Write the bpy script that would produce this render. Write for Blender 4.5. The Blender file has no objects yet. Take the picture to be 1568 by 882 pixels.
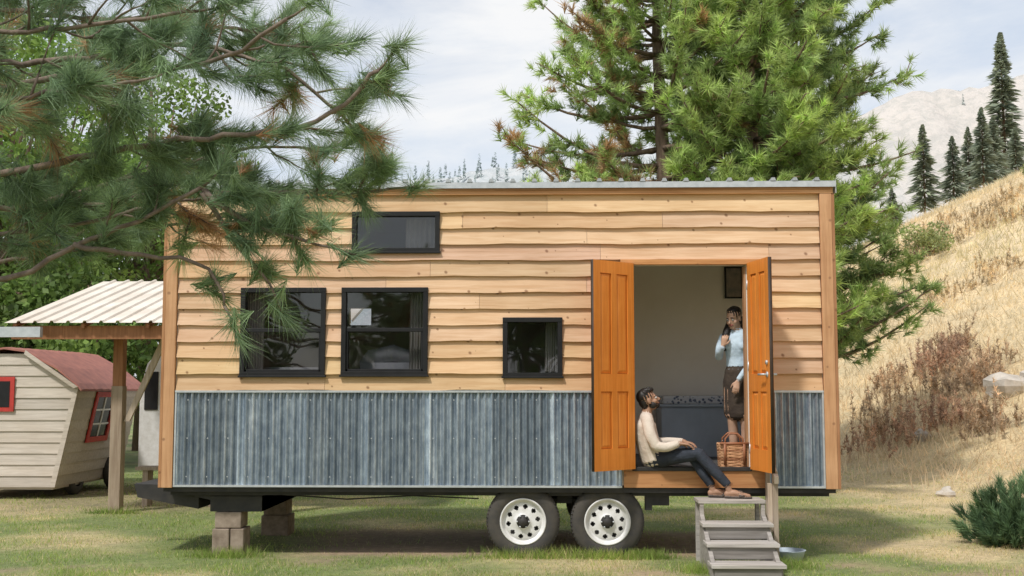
import bpy, math, random
import numpy as np
from mathutils import Vector, Matrix, kdtree
rng=np.random.default_rng(7); random.seed(7)
scene=bpy.context.scene
scene.view_settings.view_transform='Standard'; scene.view_settings.look='None'; scene.view_settings.exposure=0
COL=scene.collection
def link(o,parent=None):
    COL.objects.link(o)
    if parent is not None:
        o.parent=parent; o.matrix_parent_inverse=Matrix.Translation(-parent.location)
    return o
def empty(name,loc=(0,0,0)):
    e=bpy.data.objects.new(name,None); e.location=loc; e.empty_display_size=.2; COL.objects.link(e); return e
# ------------------------------------------------------------ materials
def newmat(name):
    m=bpy.data.materials.new(name); m.use_nodes=True; nt=m.node_tree
    return m,nt,nt.nodes['Principled BSDF']
def coords(nt,scale=(1,1,1)):
    tc=nt.nodes.new('ShaderNodeTexCoord'); mp=nt.nodes.new('ShaderNodeMapping')
    mp.inputs['Scale'].default_value=scale; nt.links.new(tc.outputs['Object'],mp.inputs['Vector']); return mp.outputs[0]
def noise(nt,vec,scale,detail=5,rough=.6,dist=0):
    n=nt.nodes.new('ShaderNodeTexNoise'); n.inputs['Scale'].default_value=scale; n.inputs['Detail'].default_value=detail
    n.inputs['Roughness'].default_value=rough; n.inputs['Distortion'].default_value=dist
    nt.links.new(vec,n.inputs['Vector']); return n.outputs['Fac']
def ramp(nt,fac,stops):
    r=nt.nodes.new('ShaderNodeValToRGB'); e=r.color_ramp.elements
    while len(e)<len(stops): e.new(.5)
    for i,(p,c) in enumerate(stops):
        e[i].position=p; e[i].color=(c[0],c[1],c[2],1)
    nt.links.new(fac,r.inputs[0]); return r.outputs[0]
def mix(nt,a,b,fac,mode='MIX'):
    n=nt.nodes.new('ShaderNodeMixRGB'); n.blend_type=mode
    for s,v in (('Fac',fac),('Color1',a),('Color2',b)):
        if hasattr(v,'is_output'): nt.links.new(v,n.inputs[s])
        elif s=='Fac': n.inputs[s].default_value=v
        else: n.inputs[s].default_value=(v[0],v[1],v[2],1)
    return n.outputs[0]
def bump(nt,p,h,strength,dist=.01):
    b=nt.nodes.new('ShaderNodeBump'); b.inputs['Strength'].default_value=strength; b.inputs['Distance'].default_value=dist
    nt.links.new(h,b.inputs['Height']); nt.links.new(b.outputs[0],p.inputs['Normal'])
def attr(nt):
    a=nt.nodes.new('ShaderNodeAttribute'); a.attribute_name='tint'; return a.outputs['Color']
def M(name,c1,c2=None,scale=(1,1,1),ns=8,rough=.6,metal=0,bmp=0,bd=.01,tint=False,lo=.3,hi=.7,spec=.4):
    m,nt,p=newmat(name); v=coords(nt,scale); f=noise(nt,v,ns)
    c2=c2 or tuple(x*.7 for x in c1)
    col=ramp(nt,f,[(lo,c2),(hi,c1)])
    if tint: col=mix(nt,col,attr(nt),1,'MULTIPLY')
    nt.links.new(col,p.inputs['Base Color']); p.inputs['Roughness'].default_value=rough; p.inputs['Metallic'].default_value=metal
    p.inputs['Specular IOR Level'].default_value=spec
    if bmp: bump(nt,p,f,bmp,bd)
    return m
def foliage_mat(name,transl=.3,rough=.55):
    m,nt,p=newmat(name); v=coords(nt); f=noise(nt,v,1.3,3)
    col=mix(nt,attr(nt),ramp(nt,f,[(.3,(.75,.8,.8)),(.7,(1.25,1.2,1.05))]),1,'MULTIPLY')
    nt.links.new(col,p.inputs['Base Color']); p.inputs['Roughness'].default_value=rough; p.inputs['Specular IOR Level'].default_value=.25
    t=nt.nodes.new('ShaderNodeBsdfTranslucent'); nt.links.new(col,t.inputs[0])
    ms=nt.nodes.new('ShaderNodeMixShader'); ms.inputs[0].default_value=transl
    nt.links.new(p.outputs[0],ms.inputs[1]); nt.links.new(t.outputs[0],ms.inputs[2])
    nt.links.new(ms.outputs[0],nt.nodes['Material Output'].inputs[0]); return m
def wood_mat(name,c1,c2,knots=True,along='x',rough=.6,kn=(.24,.12,.06)):
    m,nt,p=newmat(name)
    sc={'x':(.8,14,14),'z':(14,14,.8)}[along]
    v=coords(nt,sc); f=noise(nt,v,2.2,7,.6,.6)
    f2=noise(nt,coords(nt,(.7,.7,1.6)),1.2,4)
    col=ramp(nt,f,[(.28,c2),(.62,c1)])
    col=mix(nt,col,ramp(nt,f2,[(.35,(.88,.84,.78)),(.65,(1.06,1.06,1.06))]),.8,'MULTIPLY')
    if knots:
        tc=nt.nodes.new('ShaderNodeTexCoord'); s=nt.nodes.new('ShaderNodeSeparateXYZ'); nt.links.new(tc.outputs['Object'],s.inputs[0])
        ad=nt.nodes.new('ShaderNodeMath'); ad.operation='ADD'; nt.links.new(s.outputs[0],ad.inputs[0]); nt.links.new(s.outputs[1],ad.inputs[1])
        cb=nt.nodes.new('ShaderNodeCombineXYZ'); nt.links.new(ad.outputs[0],cb.inputs[0]); nt.links.new(s.outputs[2],cb.inputs[1])
        vo=nt.nodes.new('ShaderNodeTexVoronoi'); vo.voronoi_dimensions='2D'; vo.inputs['Scale'].default_value=3.7
        nt.links.new(cb.outputs[0],vo.inputs['Vector'])
        sp=nt.nodes.new('ShaderNodeSeparateColor'); nt.links.new(vo.outputs['Color'],sp.inputs[0])
        dv=nt.nodes.new('ShaderNodeMath'); dv.operation='DIVIDE'; nt.links.new(vo.outputs['Distance'],dv.inputs[0])
        a2=nt.nodes.new('ShaderNodeMath'); a2.operation='ADD'; a2.inputs[1].default_value=.25; nt.links.new(sp.outputs[0],a2.inputs[0]); nt.links.new(a2.outputs[0],dv.inputs[1])
        k=ramp(nt,dv.outputs[0],[(.03,(.85,.85,.85)),(.075,(0,0,0))])
        col=mix(nt,col,kn,k)
    col=mix(nt,col,attr(nt),1,'MULTIPLY')
    nt.links.new(col,p.inputs['Base Color']); p.inputs['Roughness'].default_value=rough; p.inputs['Specular IOR Level'].default_value=.3
    bump(nt,p,f,.25,.004); return m
cedar=wood_mat('cedar_siding',(.70,.49,.315),(.57,.355,.20),rough=.7)
trimw=wood_mat('cedar_trim',(.50,.28,.145),(.36,.18,.085),along='z')
trimh=wood_mat('cedar_trim_h',(.52,.30,.15),(.38,.19,.085))
doorw=wood_mat('door_wood',(.74,.27,.05),(.62,.195,.028),knots=False,along='z',rough=.4)
oldwood=wood_mat('weathered_wood',(.42,.35,.28),(.26,.20,.15),knots=False,along='z',rough=.85)
stepw=wood_mat('step_wood',(.46,.43,.40),(.25,.23,.21),knots=False,along='x',rough=.85)
brownw=wood_mat('brown_post',(.38,.18,.09),(.23,.105,.05),along='z',rough=.8)
greysid=wood_mat('grey_siding',(.62,.56,.49),(.46,.41,.35),knots=False,rough=.8)
black=M('black_frame',(.012,.012,.013),(.02,.02,.021),rough=.55,spec=.25)
blackm=M('black_steel',(.02,.02,.022),(.05,.045,.04),ns=6,rough=.6)
rubber=M('rubber',(.045,.044,.043),(.085,.075,.062),ns=9,rough=.85)
whitep=M('white_paint',(.80,.80,.80),(.62,.61,.58),ns=10,rough=.35)
trimmetal=M('galv_trim',(.62,.64,.66),(.46,.49,.51),ns=12,rough=.4,metal=.4)
doorstrip=M('door_strip',(.06,.035,.02),(.03,.02,.015),rough=.6)
roofm=M('roof_metal',(.5,.52,.53),(.38,.4,.4),ns=3,rough=.4,metal=.5)
roofc=M('carport_roof',(.80,.74,.66),(.62,.54,.45),ns=1.5,rough=.5,metal=.0)
redroof=M('red_roof',(.42,.17,.13),(.27,.11,.09),scale=(1,1,1),ns=6,rough=.6)
redp=M('red_paint',(.55,.05,.04),(.40,.04,.03),rough=.5)
concrete=M('concrete',(.36,.29,.23),(.18,.135,.10),ns=10,rough=.95,bmp=.4)
wallin=M('interior_wall',(.82,.77,.70),(.76,.70,.62),ns=2,rough=.8)
floorm=M('interior_floor',(.09,.085,.085),(.045,.045,.045),ns=9,rough=.7)
benchm=M('bench_paint',(.42,.47,.53),(.34,.38,.44),ns=4,rough=.6)
rock=M('rock',(.60,.54,.47),(.38,.34,.29),ns=3,rough=.9,bmp=.6,bd=.05)
bark=M('bark',(.26,.18,.13),(.10,.07,.05),scale=(6,6,1.5),ns=3,rough=.95,bmp=.7,bd=.02)
twigm=M('twig_bark',(.26,.20,.16),(.12,.09,.075),scale=(1,1,1),ns=25,rough=.95,bmp=.5)
needle=foliage_mat('pine_needles',.38,.45); leaf=foliage_mat('leaves',.42); grassm=foliage_mat('grass_blades',.48,.6)
def corr_mat():
    m,nt,p=newmat('corrugated_metal')
    f=noise(nt,coords(nt,(9,9,.35)),1.6,4,.6); f2=noise(nt,coords(nt,(5,5,2.5)),3,7,.75)
    col=ramp(nt,f,[(.34,(.19,.235,.285)),(.55,(.27,.32,.37)),(.74,(.50,.54,.57))])
    col=mix(nt,col,ramp(nt,f2,[(.35,(.62,.67,.74)),(.52,(1,1,1)),(.70,(1.5,1.48,1.42))]),.95,'MULTIPLY')
    col=mix(nt,col,attr(nt),1,'MULTIPLY')
    nt.links.new(col,p.inputs['Base Color']); p.inputs['Metallic'].default_value=.4; p.inputs['Roughness'].default_value=.34
    bump(nt,p,f2,.12,.004); return m
corr=corr_mat()
def glass_mat():
    m=bpy.data.materials.new('window_glass'); m.use_nodes=True; nt=m.node_tree; nt.nodes.clear()
    o=nt.nodes.new('ShaderNodeOutputMaterial'); t=nt.nodes.new('ShaderNodeBsdfTransparent'); t.inputs[0].default_value=(.50,.51,.53,1)
    g=nt.nodes.new('ShaderNodeBsdfGlossy'); g.inputs['Roughness'].default_value=.02
    v=coords(nt); f=noise(nt,v,1.6,1); b=nt.nodes.new('ShaderNodeBump'); b.inputs['Strength'].default_value=.12; b.inputs['Distance'].default_value=.05
    nt.links.new(f,b.inputs['Height']); nt.links.new(b.outputs[0],g.inputs['Normal'])
    ms=nt.nodes.new('ShaderNodeMixShader'); ms.inputs[0].default_value=.10; nt.links.new(t.outputs[0],ms.inputs[1]); nt.links.new(g.outputs[0],ms.inputs[2])
    nt.links.new(ms.outputs[0],o.inputs[0]); return m
glass=glass_mat()
# ------------------------------------------------------------ mesh builders
class MB:
    def __init__(s): s.v=[];s.f=[];s.m=[];s.t=[];s.M=Matrix.Identity(4)
    def add(s,vs,fs,m=0,t=(1,1,1)):
        b=len(s.v)
        for q in vs: s.v.append(tuple(s.M@Vector(q))); s.t.append(t)
        for q in fs: s.f.append([b+i for i in q]); s.m.append(m)
    def box(s,x0,x1,y0,y1,z0,z1,m=0,t=(1,1,1)):
        vs=[(x,y,z) for x in (x0,x1) for y in (y0,y1) for z in (z0,z1)]
        s.add(vs,[(0,1,3,2),(4,6,7,5),(0,4,5,1),(2,3,7,6),(0,2,6,4),(1,5,7,3)],m,t)
    def hexa(s,vs,m=0,t=(1,1,1)):
        s.add(vs,[(0,3,2,1),(4,5,6,7),(0,1,5,4),(1,2,6,5),(2,3,7,6),(3,0,4,7)],m,t)
    def tube(s,pts,rad,seg=8,m=0,t=(1,1,1),cap=True):
        pts=[Vector(p) for p in pts]; vs=[];n=len(pts)
        if not hasattr(rad,'__len__'): rad=[rad]*n
        up=Vector((.13,.21,.97)); 
        for i,p in enumerate(pts):
            d=(pts[min(i+1,n-1)]-pts[max(i-1,0)])
            if d.length<1e-9: d=Vector((0,0,1))
            d.normalize(); a=d.cross(up)
            if a.length<.1: a=d.cross(Vector((1,0,0)))
            a.normalize(); b=d.cross(a)
            for k in range(seg):
                an=2*math.pi*k/seg; vs.append(p+(a*math.cos(an)+b*math.sin(an))*rad[i])
        fs=[(i*seg+k,i*seg+(k+1)%seg,(i+1)*seg+(k+1)%seg,(i+1)*seg+k) for i in range(n-1) for k in range(seg)]
        if cap: fs+= [tuple(range(seg))[::-1],tuple((n-1)*seg+k for k in range(seg))]
        s.add(vs,fs,m,t)
    def lathe(s,prof,c,axis='y',seg=40,m=0,t=(1,1,1)):
        vs=[]
        for (r,h) in prof:
            for k in range(seg):
                a=2*math.pi*k/seg; u,w=r*math.cos(a),r*math.sin(a)
                vs.append((c[0]+u,c[1]+h,c[2]+w) if axis=='y' else (c[0]+u,c[1]+w,c[2]+h))
        fs=[(i*seg+k,i*seg+(k+1)%seg,(i+1)*seg+(k+1)%seg,(i+1)*seg+k) for i in range(len(prof)-1) for k in range(seg)]
        s.add(vs,fs,m,t)
    def build(s,name,mats,parent=None,smooth=False,bevel=0):
        me=bpy.data.meshes.new(name); me.from_pydata(s.v,[],s.f)
        for m in (mats if isinstance(mats,(list,tuple)) else [mats]): me.materials.append(m)
        me.polygons.foreach_set('material_index',s.m)
        a=me.attributes.new('tint','FLOAT_COLOR','POINT')
        a.data.foreach_set('color',np.array([(t[0],t[1],t[2],1) for t in s.t],dtype=np.float32).ravel())
        if smooth: me.polygons.foreach_set('use_smooth',[True]*len(s.f))
        me.update(); o=bpy.data.objects.new(name,me); link(o,parent)
        if bevel:
            b=o.modifiers.new('b','BEVEL'); b.width=bevel; b.segments=2; b.limit_method='ANGLE'
        return o
def np_mesh(name,V,F,mat,col,parent=None):
    V=np.asarray(V,dtype=np.float32); F=np.asarray(F,dtype=np.int32); me=bpy.data.meshes.new(name)
    me.vertices.add(len(V)); me.vertices.foreach_set('co',V.ravel())
    me.loops.add(F.size); me.loops.foreach_set('vertex_index',F.ravel())
    me.polygons.add(len(F)); me.polygons.foreach_set('loop_start',np.arange(len(F),dtype=np.int32)*F.shape[1])
    me.update(calc_edges=True); me.materials.append(mat)
    c=np.ones((len(V),4),dtype=np.float32); c[:,:3]=col
    a=me.attributes.new('tint','FLOAT_COLOR','POINT'); a.data.foreach_set('color',c.ravel())
    o=bpy.data.objects.new(name,me); return link(o,parent)
def nrm(a): return a/np.maximum(np.linalg.norm(a,axis=-1,keepdims=True),1e-9)
def needles(C,D,cols,k,L,w,a0=.25,a1=1.1,stem=.1,name='foliage',mat=None,parent=None):
    C=np.asarray(C,float);D=nrm(np.asarray(D,float));cols=np.asarray(cols,float);n=len(C)
    C=np.repeat(C,k,0);D=np.repeat(D,k,0);cc=np.repeat(cols,k,0)
    C=C-D*rng.uniform(0,stem,(n*k,1))
    P=nrm(np.cross(D,rng.normal(size=(n*k,3)))); al=rng.uniform(a0,a1,(n*k,1))
    N=D*np.cos(al)+P*np.sin(al); tip=C+N*L*rng.uniform(.7,1.15,(n*k,1)); tip[:,2]-=.08*L
    S=nrm(np.cross(N,rng.normal(size=(n*k,3))))*w*.5
    V=np.stack([C-S,C+S,tip],1).reshape(-1,3); F=np.arange(3*n*k).reshape(-1,3)
    cc=cc*rng.uniform(.65,1.35,(n*k,1)); cc=np.repeat(cc,3,0)
    return np_mesh(name,V,F,mat or needle,cc,parent)
def leaves(C,R,cols,k,size,name,mat,parent=None,flat=.75):
    C=np.asarray(C,float);R=np.asarray(R,float);n=len(C)
    d=nrm(rng.normal(size=(n*k,3)))*rng.uniform(.25,1,(n*k,1))**.5; d[:,2]*=flat
    P=np.repeat(C,k,0)+d*np.repeat(R,k)[:,None]
    a=nrm(rng.normal(size=(n*k,3))+np.array([0,0,.3])); b=nrm(np.cross(a,rng.normal(size=(n*k,3))))
    s=size*rng.uniform(.6,1.3,(n*k,1)); c=nrm(np.cross(a,b))
    V=np.stack([P-b*s*.5,P+c*s*.32,P+b*s*.5,P-c*s*.32],1).reshape(-1,3)
    cc=np.repeat(np.asarray(cols,float),k,0)*rng.uniform(.6,1.4,(n*k,1)); cc=np.repeat(cc,4,0)
    return np_mesh(name,V,np.arange(4*n*k).reshape(-1,4),mat,cc,parent)
# ------------------------------------------------------------ terrain
def pn(x,y):
    return (np.sin(x*1.3+y*.7+1.1)+np.sin(x*.6-y*1.7+.3)+np.sin(x*2.9+y*2.3)*.6+np.sin(-x*4.1+y*5.3+2)*.4)/3
def Hf(x,y):
    x=np.asarray(x,float);y=np.asarray(y,float)
    s=(x-7)*.78+(np.clip(y,-30,32)-4)*.35-2.9
    h=.62*np.logaddexp(0,.9*s)/.9; h=40*np.tanh(h/40)
    r=np.clip(h,0,1)
    return -.035+h*np.clip((h+.3)/1.0,.3,1)+.012*pn(x*.8,y*.8)+r*(.12*pn(x*.5,y*.4)+.05*pn(x*2,y*2))
t=np.linspace(-1,1,300); gx=np.sinh(t*5.2)/np.sinh(5.2)*600+1; gy=np.sinh(np.linspace(-.8,1,300)*5.2)/np.sinh(5.2)*700+1
X,Y=np.meshgrid(gx,gy); Z=Hf(X,Y); V=np.stack([X,Y,Z],-1).reshape(-1,3); n=300
idx=np.arange(n*n).reshape(n,n); F=np.stack([idx[:-1,:-1],idx[:-1,1:],idx[1:,1:],idx[1:,:-1]],-1).reshape(-1,4)
def zone(x,y):
    p=pn(x,y)
    straw=np.clip((x-3.6)*.3+ (y-3)*.05+p*.5,0,1)+np.clip(p*1.1-.1,0,.7)
    hillz=np.clip((Hf(x,y)-.05)*1.5,0,1); straw=np.clip(np.maximum(straw,hillz),0,1)
    under=np.clip(1.6-np.abs((y-1.2)/1.15)**3*1.3,0,1)*np.clip((x+2.6)*1.3,0,1)*np.clip((3.2-x)*2,0,1)
    far=np.clip((-x-3.3)*.6,0,1)*np.clip((y-3.6)*.7,0,1)*np.clip((10-y)*.5,0,1)*.6
    pd=np.clip(pn(x*1.7+4,y*2.1)*1.8-.65,0,1)*np.clip((.8-y)*.8,0,1)
    path=np.clip(1-np.abs(y+.9+.15*np.sin(x*2)-(x-4.5)*.12)/.45,0,1)*np.clip((x-3.2)*.9,0,1)*.9
    return straw,np.clip(under+far+pd+path,0,1)
st,di=zone(V[:,0],V[:,1])
gcol=np.array([.19,.235,.085])*(1-st[:,None])+np.array([.56,.45,.28])*st[:,None]
hh_=np.clip(Hf(V[:,0],V[:,1])/7,0,1)[:,None]; gcol=gcol*(1-hh_)+np.array([.68,.55,.37])*hh_
gcol=gcol*(1-di[:,None])+np.array([.37,.275,.19])*di[:,None]
gm,nt,p=newmat('ground'); f1=noise(nt,coords(nt),1.1,8,.7); f2=noise(nt,coords(nt),14,8,.7)
c=mix(nt,attr(nt),ramp(nt,f1,[(.3,(.7,.72,.7)),(.7,(1.2,1.15,1.05))]),1,'MULTIPLY'); c=mix(nt,c,ramp(nt,f2,[(.3,(.65,.65,.65)),(.7,(1.25,1.25,1.25))]),1,'MULTIPLY')
nt.links.new(c,p.inputs['Base Color']); p.inputs['Roughness'].default_value=.95; bump(nt,p,f2,.6,.03)
g=np_mesh('ground',V,F,gm,gcol); g.data.polygons.foreach_set('use_smooth',[True]*len(F))
def blades(name,x,y,h,w,col,lean=.45):
    n=len(x); z=Hf(x,y)-.005; B=np.stack([x,y,z],1); a=rng.uniform(0,2*math.pi,n)
    S=np.stack([np.cos(a),np.sin(a),np.zeros(n)],1)*w[:,None]*.5
    L=rng.normal(size=(n,2))*lean; T=B+np.stack([L[:,0]*h,L[:,1]*h,h],1)
    V=np.stack([B-S,B+S,T],1).reshape(-1,3); return np_mesh(name,V,np.arange(3*n).reshape(-1,3),grassm,np.repeat(col,3,0))
N=190000
x=rng.uniform(-8,9,N); y=-1.9+14*rng.uniform(0,1,N)**1.8
# weeds around wheels, piers and steps
for (wx,wy,sd_,cnt) in [(.3,-.03,.25,900),(1.2,-.03,.28,1500),(1.55,0.0,.12,900),(-2.85,.05,.2,700),(2.0,-.9,.12,500),(2.85,-.6,.15,600),(-5.6,4.1,.2,500)]:
    x=np.append(x,wx+rng.normal(size=cnt)*sd_); y=np.append(y,wy+rng.normal(size=cnt)*.06)
tall=np.zeros(len(x)); tall[N:]=1
st,di=zone(x,y); keep=(rng.uniform(size=len(x))>di*.9)|(tall>0); x,y,st,tall=x[keep],y[keep],st[keep],tall[keep]; n=len(x)
cl=np.clip(.55+.7*pn(x*2.7+3,y*2.7),0.15,1.3)
h=rng.uniform(.02,.065,n)*cl+.010+tall*rng.uniform(.02,.11,n)
isst=(rng.uniform(size=n)<(.2+.72*st)*(1-.7*tall))[:,None]
gr=np.array([.29,.40,.105])*(1-cl[:,None]*.3)+np.array([.44,.54,.14])*cl[:,None]*.35
col=np.where(isst,np.array([.70,.60,.36]),gr)*rng.uniform(.7,1.25,(n,1))
blades('grass',x,y,h,rng.uniform(.004,.009,n)*(1+.06*np.clip(y,0,20)),col)
N=105000; x=rng.uniform(4.5,34,N); y=-1+42*rng.uniform(0,1,N)**1.2
hz=Hf(x,y); keep=(hz>.05*rng.uniform(0,4,N)); x,y=x[keep],y[keep]; n=len(x); q=pn(x*.45+5,y*.4)[:,None]; q2=np.clip(pn(x*.9,y*.8+3)*1.2-.1,0,1)[:,None]
col=np.array([.80,.68,.49])+q*np.array([.06,.05,.04]); col=col*(1-q2*.4)+np.array([.55,.42,.32])*q2*.4
low=np.clip((3.6-Hf(x,y))/3.6,0,1)[:,None]; col=col*(1-low*.4)+np.array([.64,.47,.36])*low*.4
gg=(np.clip(pn(x*.3+1,y*.35),0,1)*np.clip((Hf(x,y)-4)/3,0,1))[:,None]*.6; col=col*(1-gg)+np.array([.56,.60,.32])*gg
blades('dry_grass',x,y,rng.uniform(.10,.36,n),rng.uniform(.012,.025,n)*(1+np.clip(y,0,40)*.035),col*rng.uniform(.85,1.15,(n,1)),.45)
# mountain
rx=[-700,-300,-172,-60,-47,-27,-10,15,56,97,106,118,135,153,180,300,700]; rz=[30,48,58,67,69,70,75,79,82,88,92,99,98,103,112,96,40]
def Mz(x,y):
    R=np.interp(x,rx,rz); t=np.clip((y-170)/(348-170),0,1.6); s=np.where(t<1,t**1.4,1-(t-1)*.5)
    r=np.sin(x*.11+y*.05)+np.sin(x*.047-y*.03+1)+.6*np.sin(x*.29+y*.13)+.35*np.sin(x*.7+y*.2)
    return R*s+r*2.6*np.sin(np.clip(t,0,1)*math.pi)+.7*r*t+.5*np.sin(x*1.3)*t-2
mx=np.linspace(-600,600,400); my=np.linspace(165,440,90); X,Y=np.meshgrid(mx,my); V=np.stack([X,Y,Mz(X,Y)],-1).reshape(-1,3)
idx=np.arange(400*90).reshape(90,400); F=np.stack([idx[:-1,:-1],idx[:-1,1:],idx[1:,1:],idx[1:,:-1]],-1).reshape(-1,4)
mm,nt,p=newmat('mountain'); f=noise(nt,coords(nt),.05,9,.72); f2=noise(nt,coords(nt,(1,1,1)),.25,6,.75)
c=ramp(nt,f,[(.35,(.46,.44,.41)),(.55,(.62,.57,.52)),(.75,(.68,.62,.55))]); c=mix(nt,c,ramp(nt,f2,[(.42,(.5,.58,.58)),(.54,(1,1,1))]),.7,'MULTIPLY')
c=mix(nt,c,attr(nt),.55); nt.links.new(c,p.inputs['Base Color']); p.inputs['Roughness'].default_value=1; bump(nt,p,f2,.6,3)  # pale tint mixed in: distance haze painted into the mountain colour
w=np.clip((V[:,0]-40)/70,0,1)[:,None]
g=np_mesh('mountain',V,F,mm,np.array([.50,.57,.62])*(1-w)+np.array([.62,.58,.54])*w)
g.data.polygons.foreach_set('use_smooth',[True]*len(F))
# conifers
def conifer_arrays(px,py,pz,h,R,n,w,col):
    t=rng.uniform(0.03,1,n)**.8; a=rng.uniform(0,2*math.pi,n); ph=rng.uniform(0,6)
    lay=.62+.38*np.sin(t*44+a*3+ph)*np.sin(a*2+t*13+ph)
    r=R*(1-t)**.8*lay*rng.uniform(.6,1.3,n)+.015*h
    z=pz+h*(.06+.94*t); B=np.stack([px+np.cos(a)*r*.15,py+np.sin(a)*r*.15,z],1)
    T=np.stack([px+np.cos(a)*r,py+np.sin(a)*r,z-r*.35+.02*h],1); S=np.stack([-np.sin(a),np.cos(a),rng.normal(0,.5,n)],1)*w*.5
    Mp=B*.4+T*.6
    V=np.stack([B,Mp-S,T,Mp+S],1).reshape(-1,3); cc=np.repeat(np.array(col)*rng.uniform(.6,1.4,(n,1)),4,0); return V,cc
def conifer(name,x,y,h,R,col,n=1700):
    z=float(Hf(x,y)); e=empty(name,(x,y,z)); V,cc=conifer_arrays(x,y,z,h,R,n,h*.022,col)
    np_mesh('foliage',V,np.arange(len(V)).reshape(-1,4),leaf,cc,e)
    b=MB(); b.tube([(x,y,z-.3),(x,y,z+h*.5),(x,y,z+h*.97)],[h*.014,h*.009,.01],8); b.build('trunk',bark,e,True)
cg=(.30,.345,.28)
for (x,y,top,R) in [(31.5,64,25.5,2.2),(20.7,48,15.6,1.4),(22.6,49,15.2,1.4),(24.6,50,17,1.4),(26.0,52,17,1.3),(19.6,50,12.6,1.1),(33.5,60,23,1.9),(29.3,57,17.5,1.3),(27.6,60,18.2,1.4)]:
    hgt=top-float(Hf(x,y)); conifer('spruce_tree',x,y,hgt,R,cg)
Vs=[];Cs=[]
for i in range(420):
    if i<110: x=rng.uniform(-66,4); y=rng.uniform(330,352) if i<80 else rng.uniform(290,330)
    elif i<190: x=rng.uniform(106,200); y=rng.uniform(330,356)
    else: x=rng.uniform(60,230); y=rng.uniform(215,345)
    if i>=110 and np.sin(x*.2)+np.sin(y*.09)+rng.normal()*.5<.4: continue
    hh=rng.uniform(2.5,7.0) if x<10 else rng.uniform(1.5,3.6)
    V,cc=conifer_arrays(x,y,float(Mz(x,y))-.5,hh,hh*.22,60,hh*.16,(.36,.43,.45)); Vs.append(V);Cs.append(cc)  # pale blue-grey needles: haze put into the tree colour
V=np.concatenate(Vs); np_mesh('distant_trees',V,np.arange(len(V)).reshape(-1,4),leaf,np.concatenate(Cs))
# deciduous
def decid(name,x,y,h,R,nc=46,k=380,col=(.20,.32,.085),sz=.17):
    z=float(Hf(x,y)); e=empty(name,(x,y,z)); b=MB(); C=[];Rr=[];cc=[]
    b.tube([(x,y,z-.3),(x+.1,y,z+h*.3),(x,y+.1,z+h*.6),(x,y,z+h*.9)],[.28,.22,.14,.04],10)
    for i in range(nc):
        d=nrm(rng.normal(size=3)); q=rng.uniform(.35,1); zc=z+h*.55+d[2]*h*.43*q
        taper=1-.35*max(0,(zc-z)/h-.5)*2
        c=(x+d[0]*R*q*taper,y+d[1]*R*q*taper,zc); C.append(c);Rr.append(rng.uniform(.7,1.35)); cc.append(np.array(col)*rng.uniform(.55,1.5)+np.array([.05,.05,0])*rng.uniform(0,1))
        b.tube([(x,y,z+h*rng.uniform(.2,.5)),((x+c[0])/2,(y+c[1])/2,(c[2]+z+h*.35)/2),c],[.08,.05,.02],5)
    b.build('trunk',bark,e,True); leaves(C,Rr,cc,k,sz,'crown',leaf,e)
decid('reflection_tree',-12.6,14.5,12,3.9); decid('reflection_tree',-17.5,12,11,4); decid('reflection_tree',-10.8,20,11.5,3.4,col=(.16,.26,.075))
decid('reflection_tree',-15,22,13,4.5,56,300); decid('reflection_tree',-21.5,19,12,4.5,46,250)
for (x,y) in [(-9.6,13),(-12.5,11.8),(-7.2,16),(-15,12)]: decid('reflection_tree',x,y,4.6,2.0,24,320,(.12,.19,.06))
# unseen trees behind the camera, added to shape the window reflections
for (x,y,h) in [(-11,-31,8),(-4.5,-33,6.5),(0,-30,8.5),(5,-34,7),(10.5,-31,8)]: decid('reflection_tree',x,y,h,2.6,26,120,(.12,.19,.055),.32)
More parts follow.
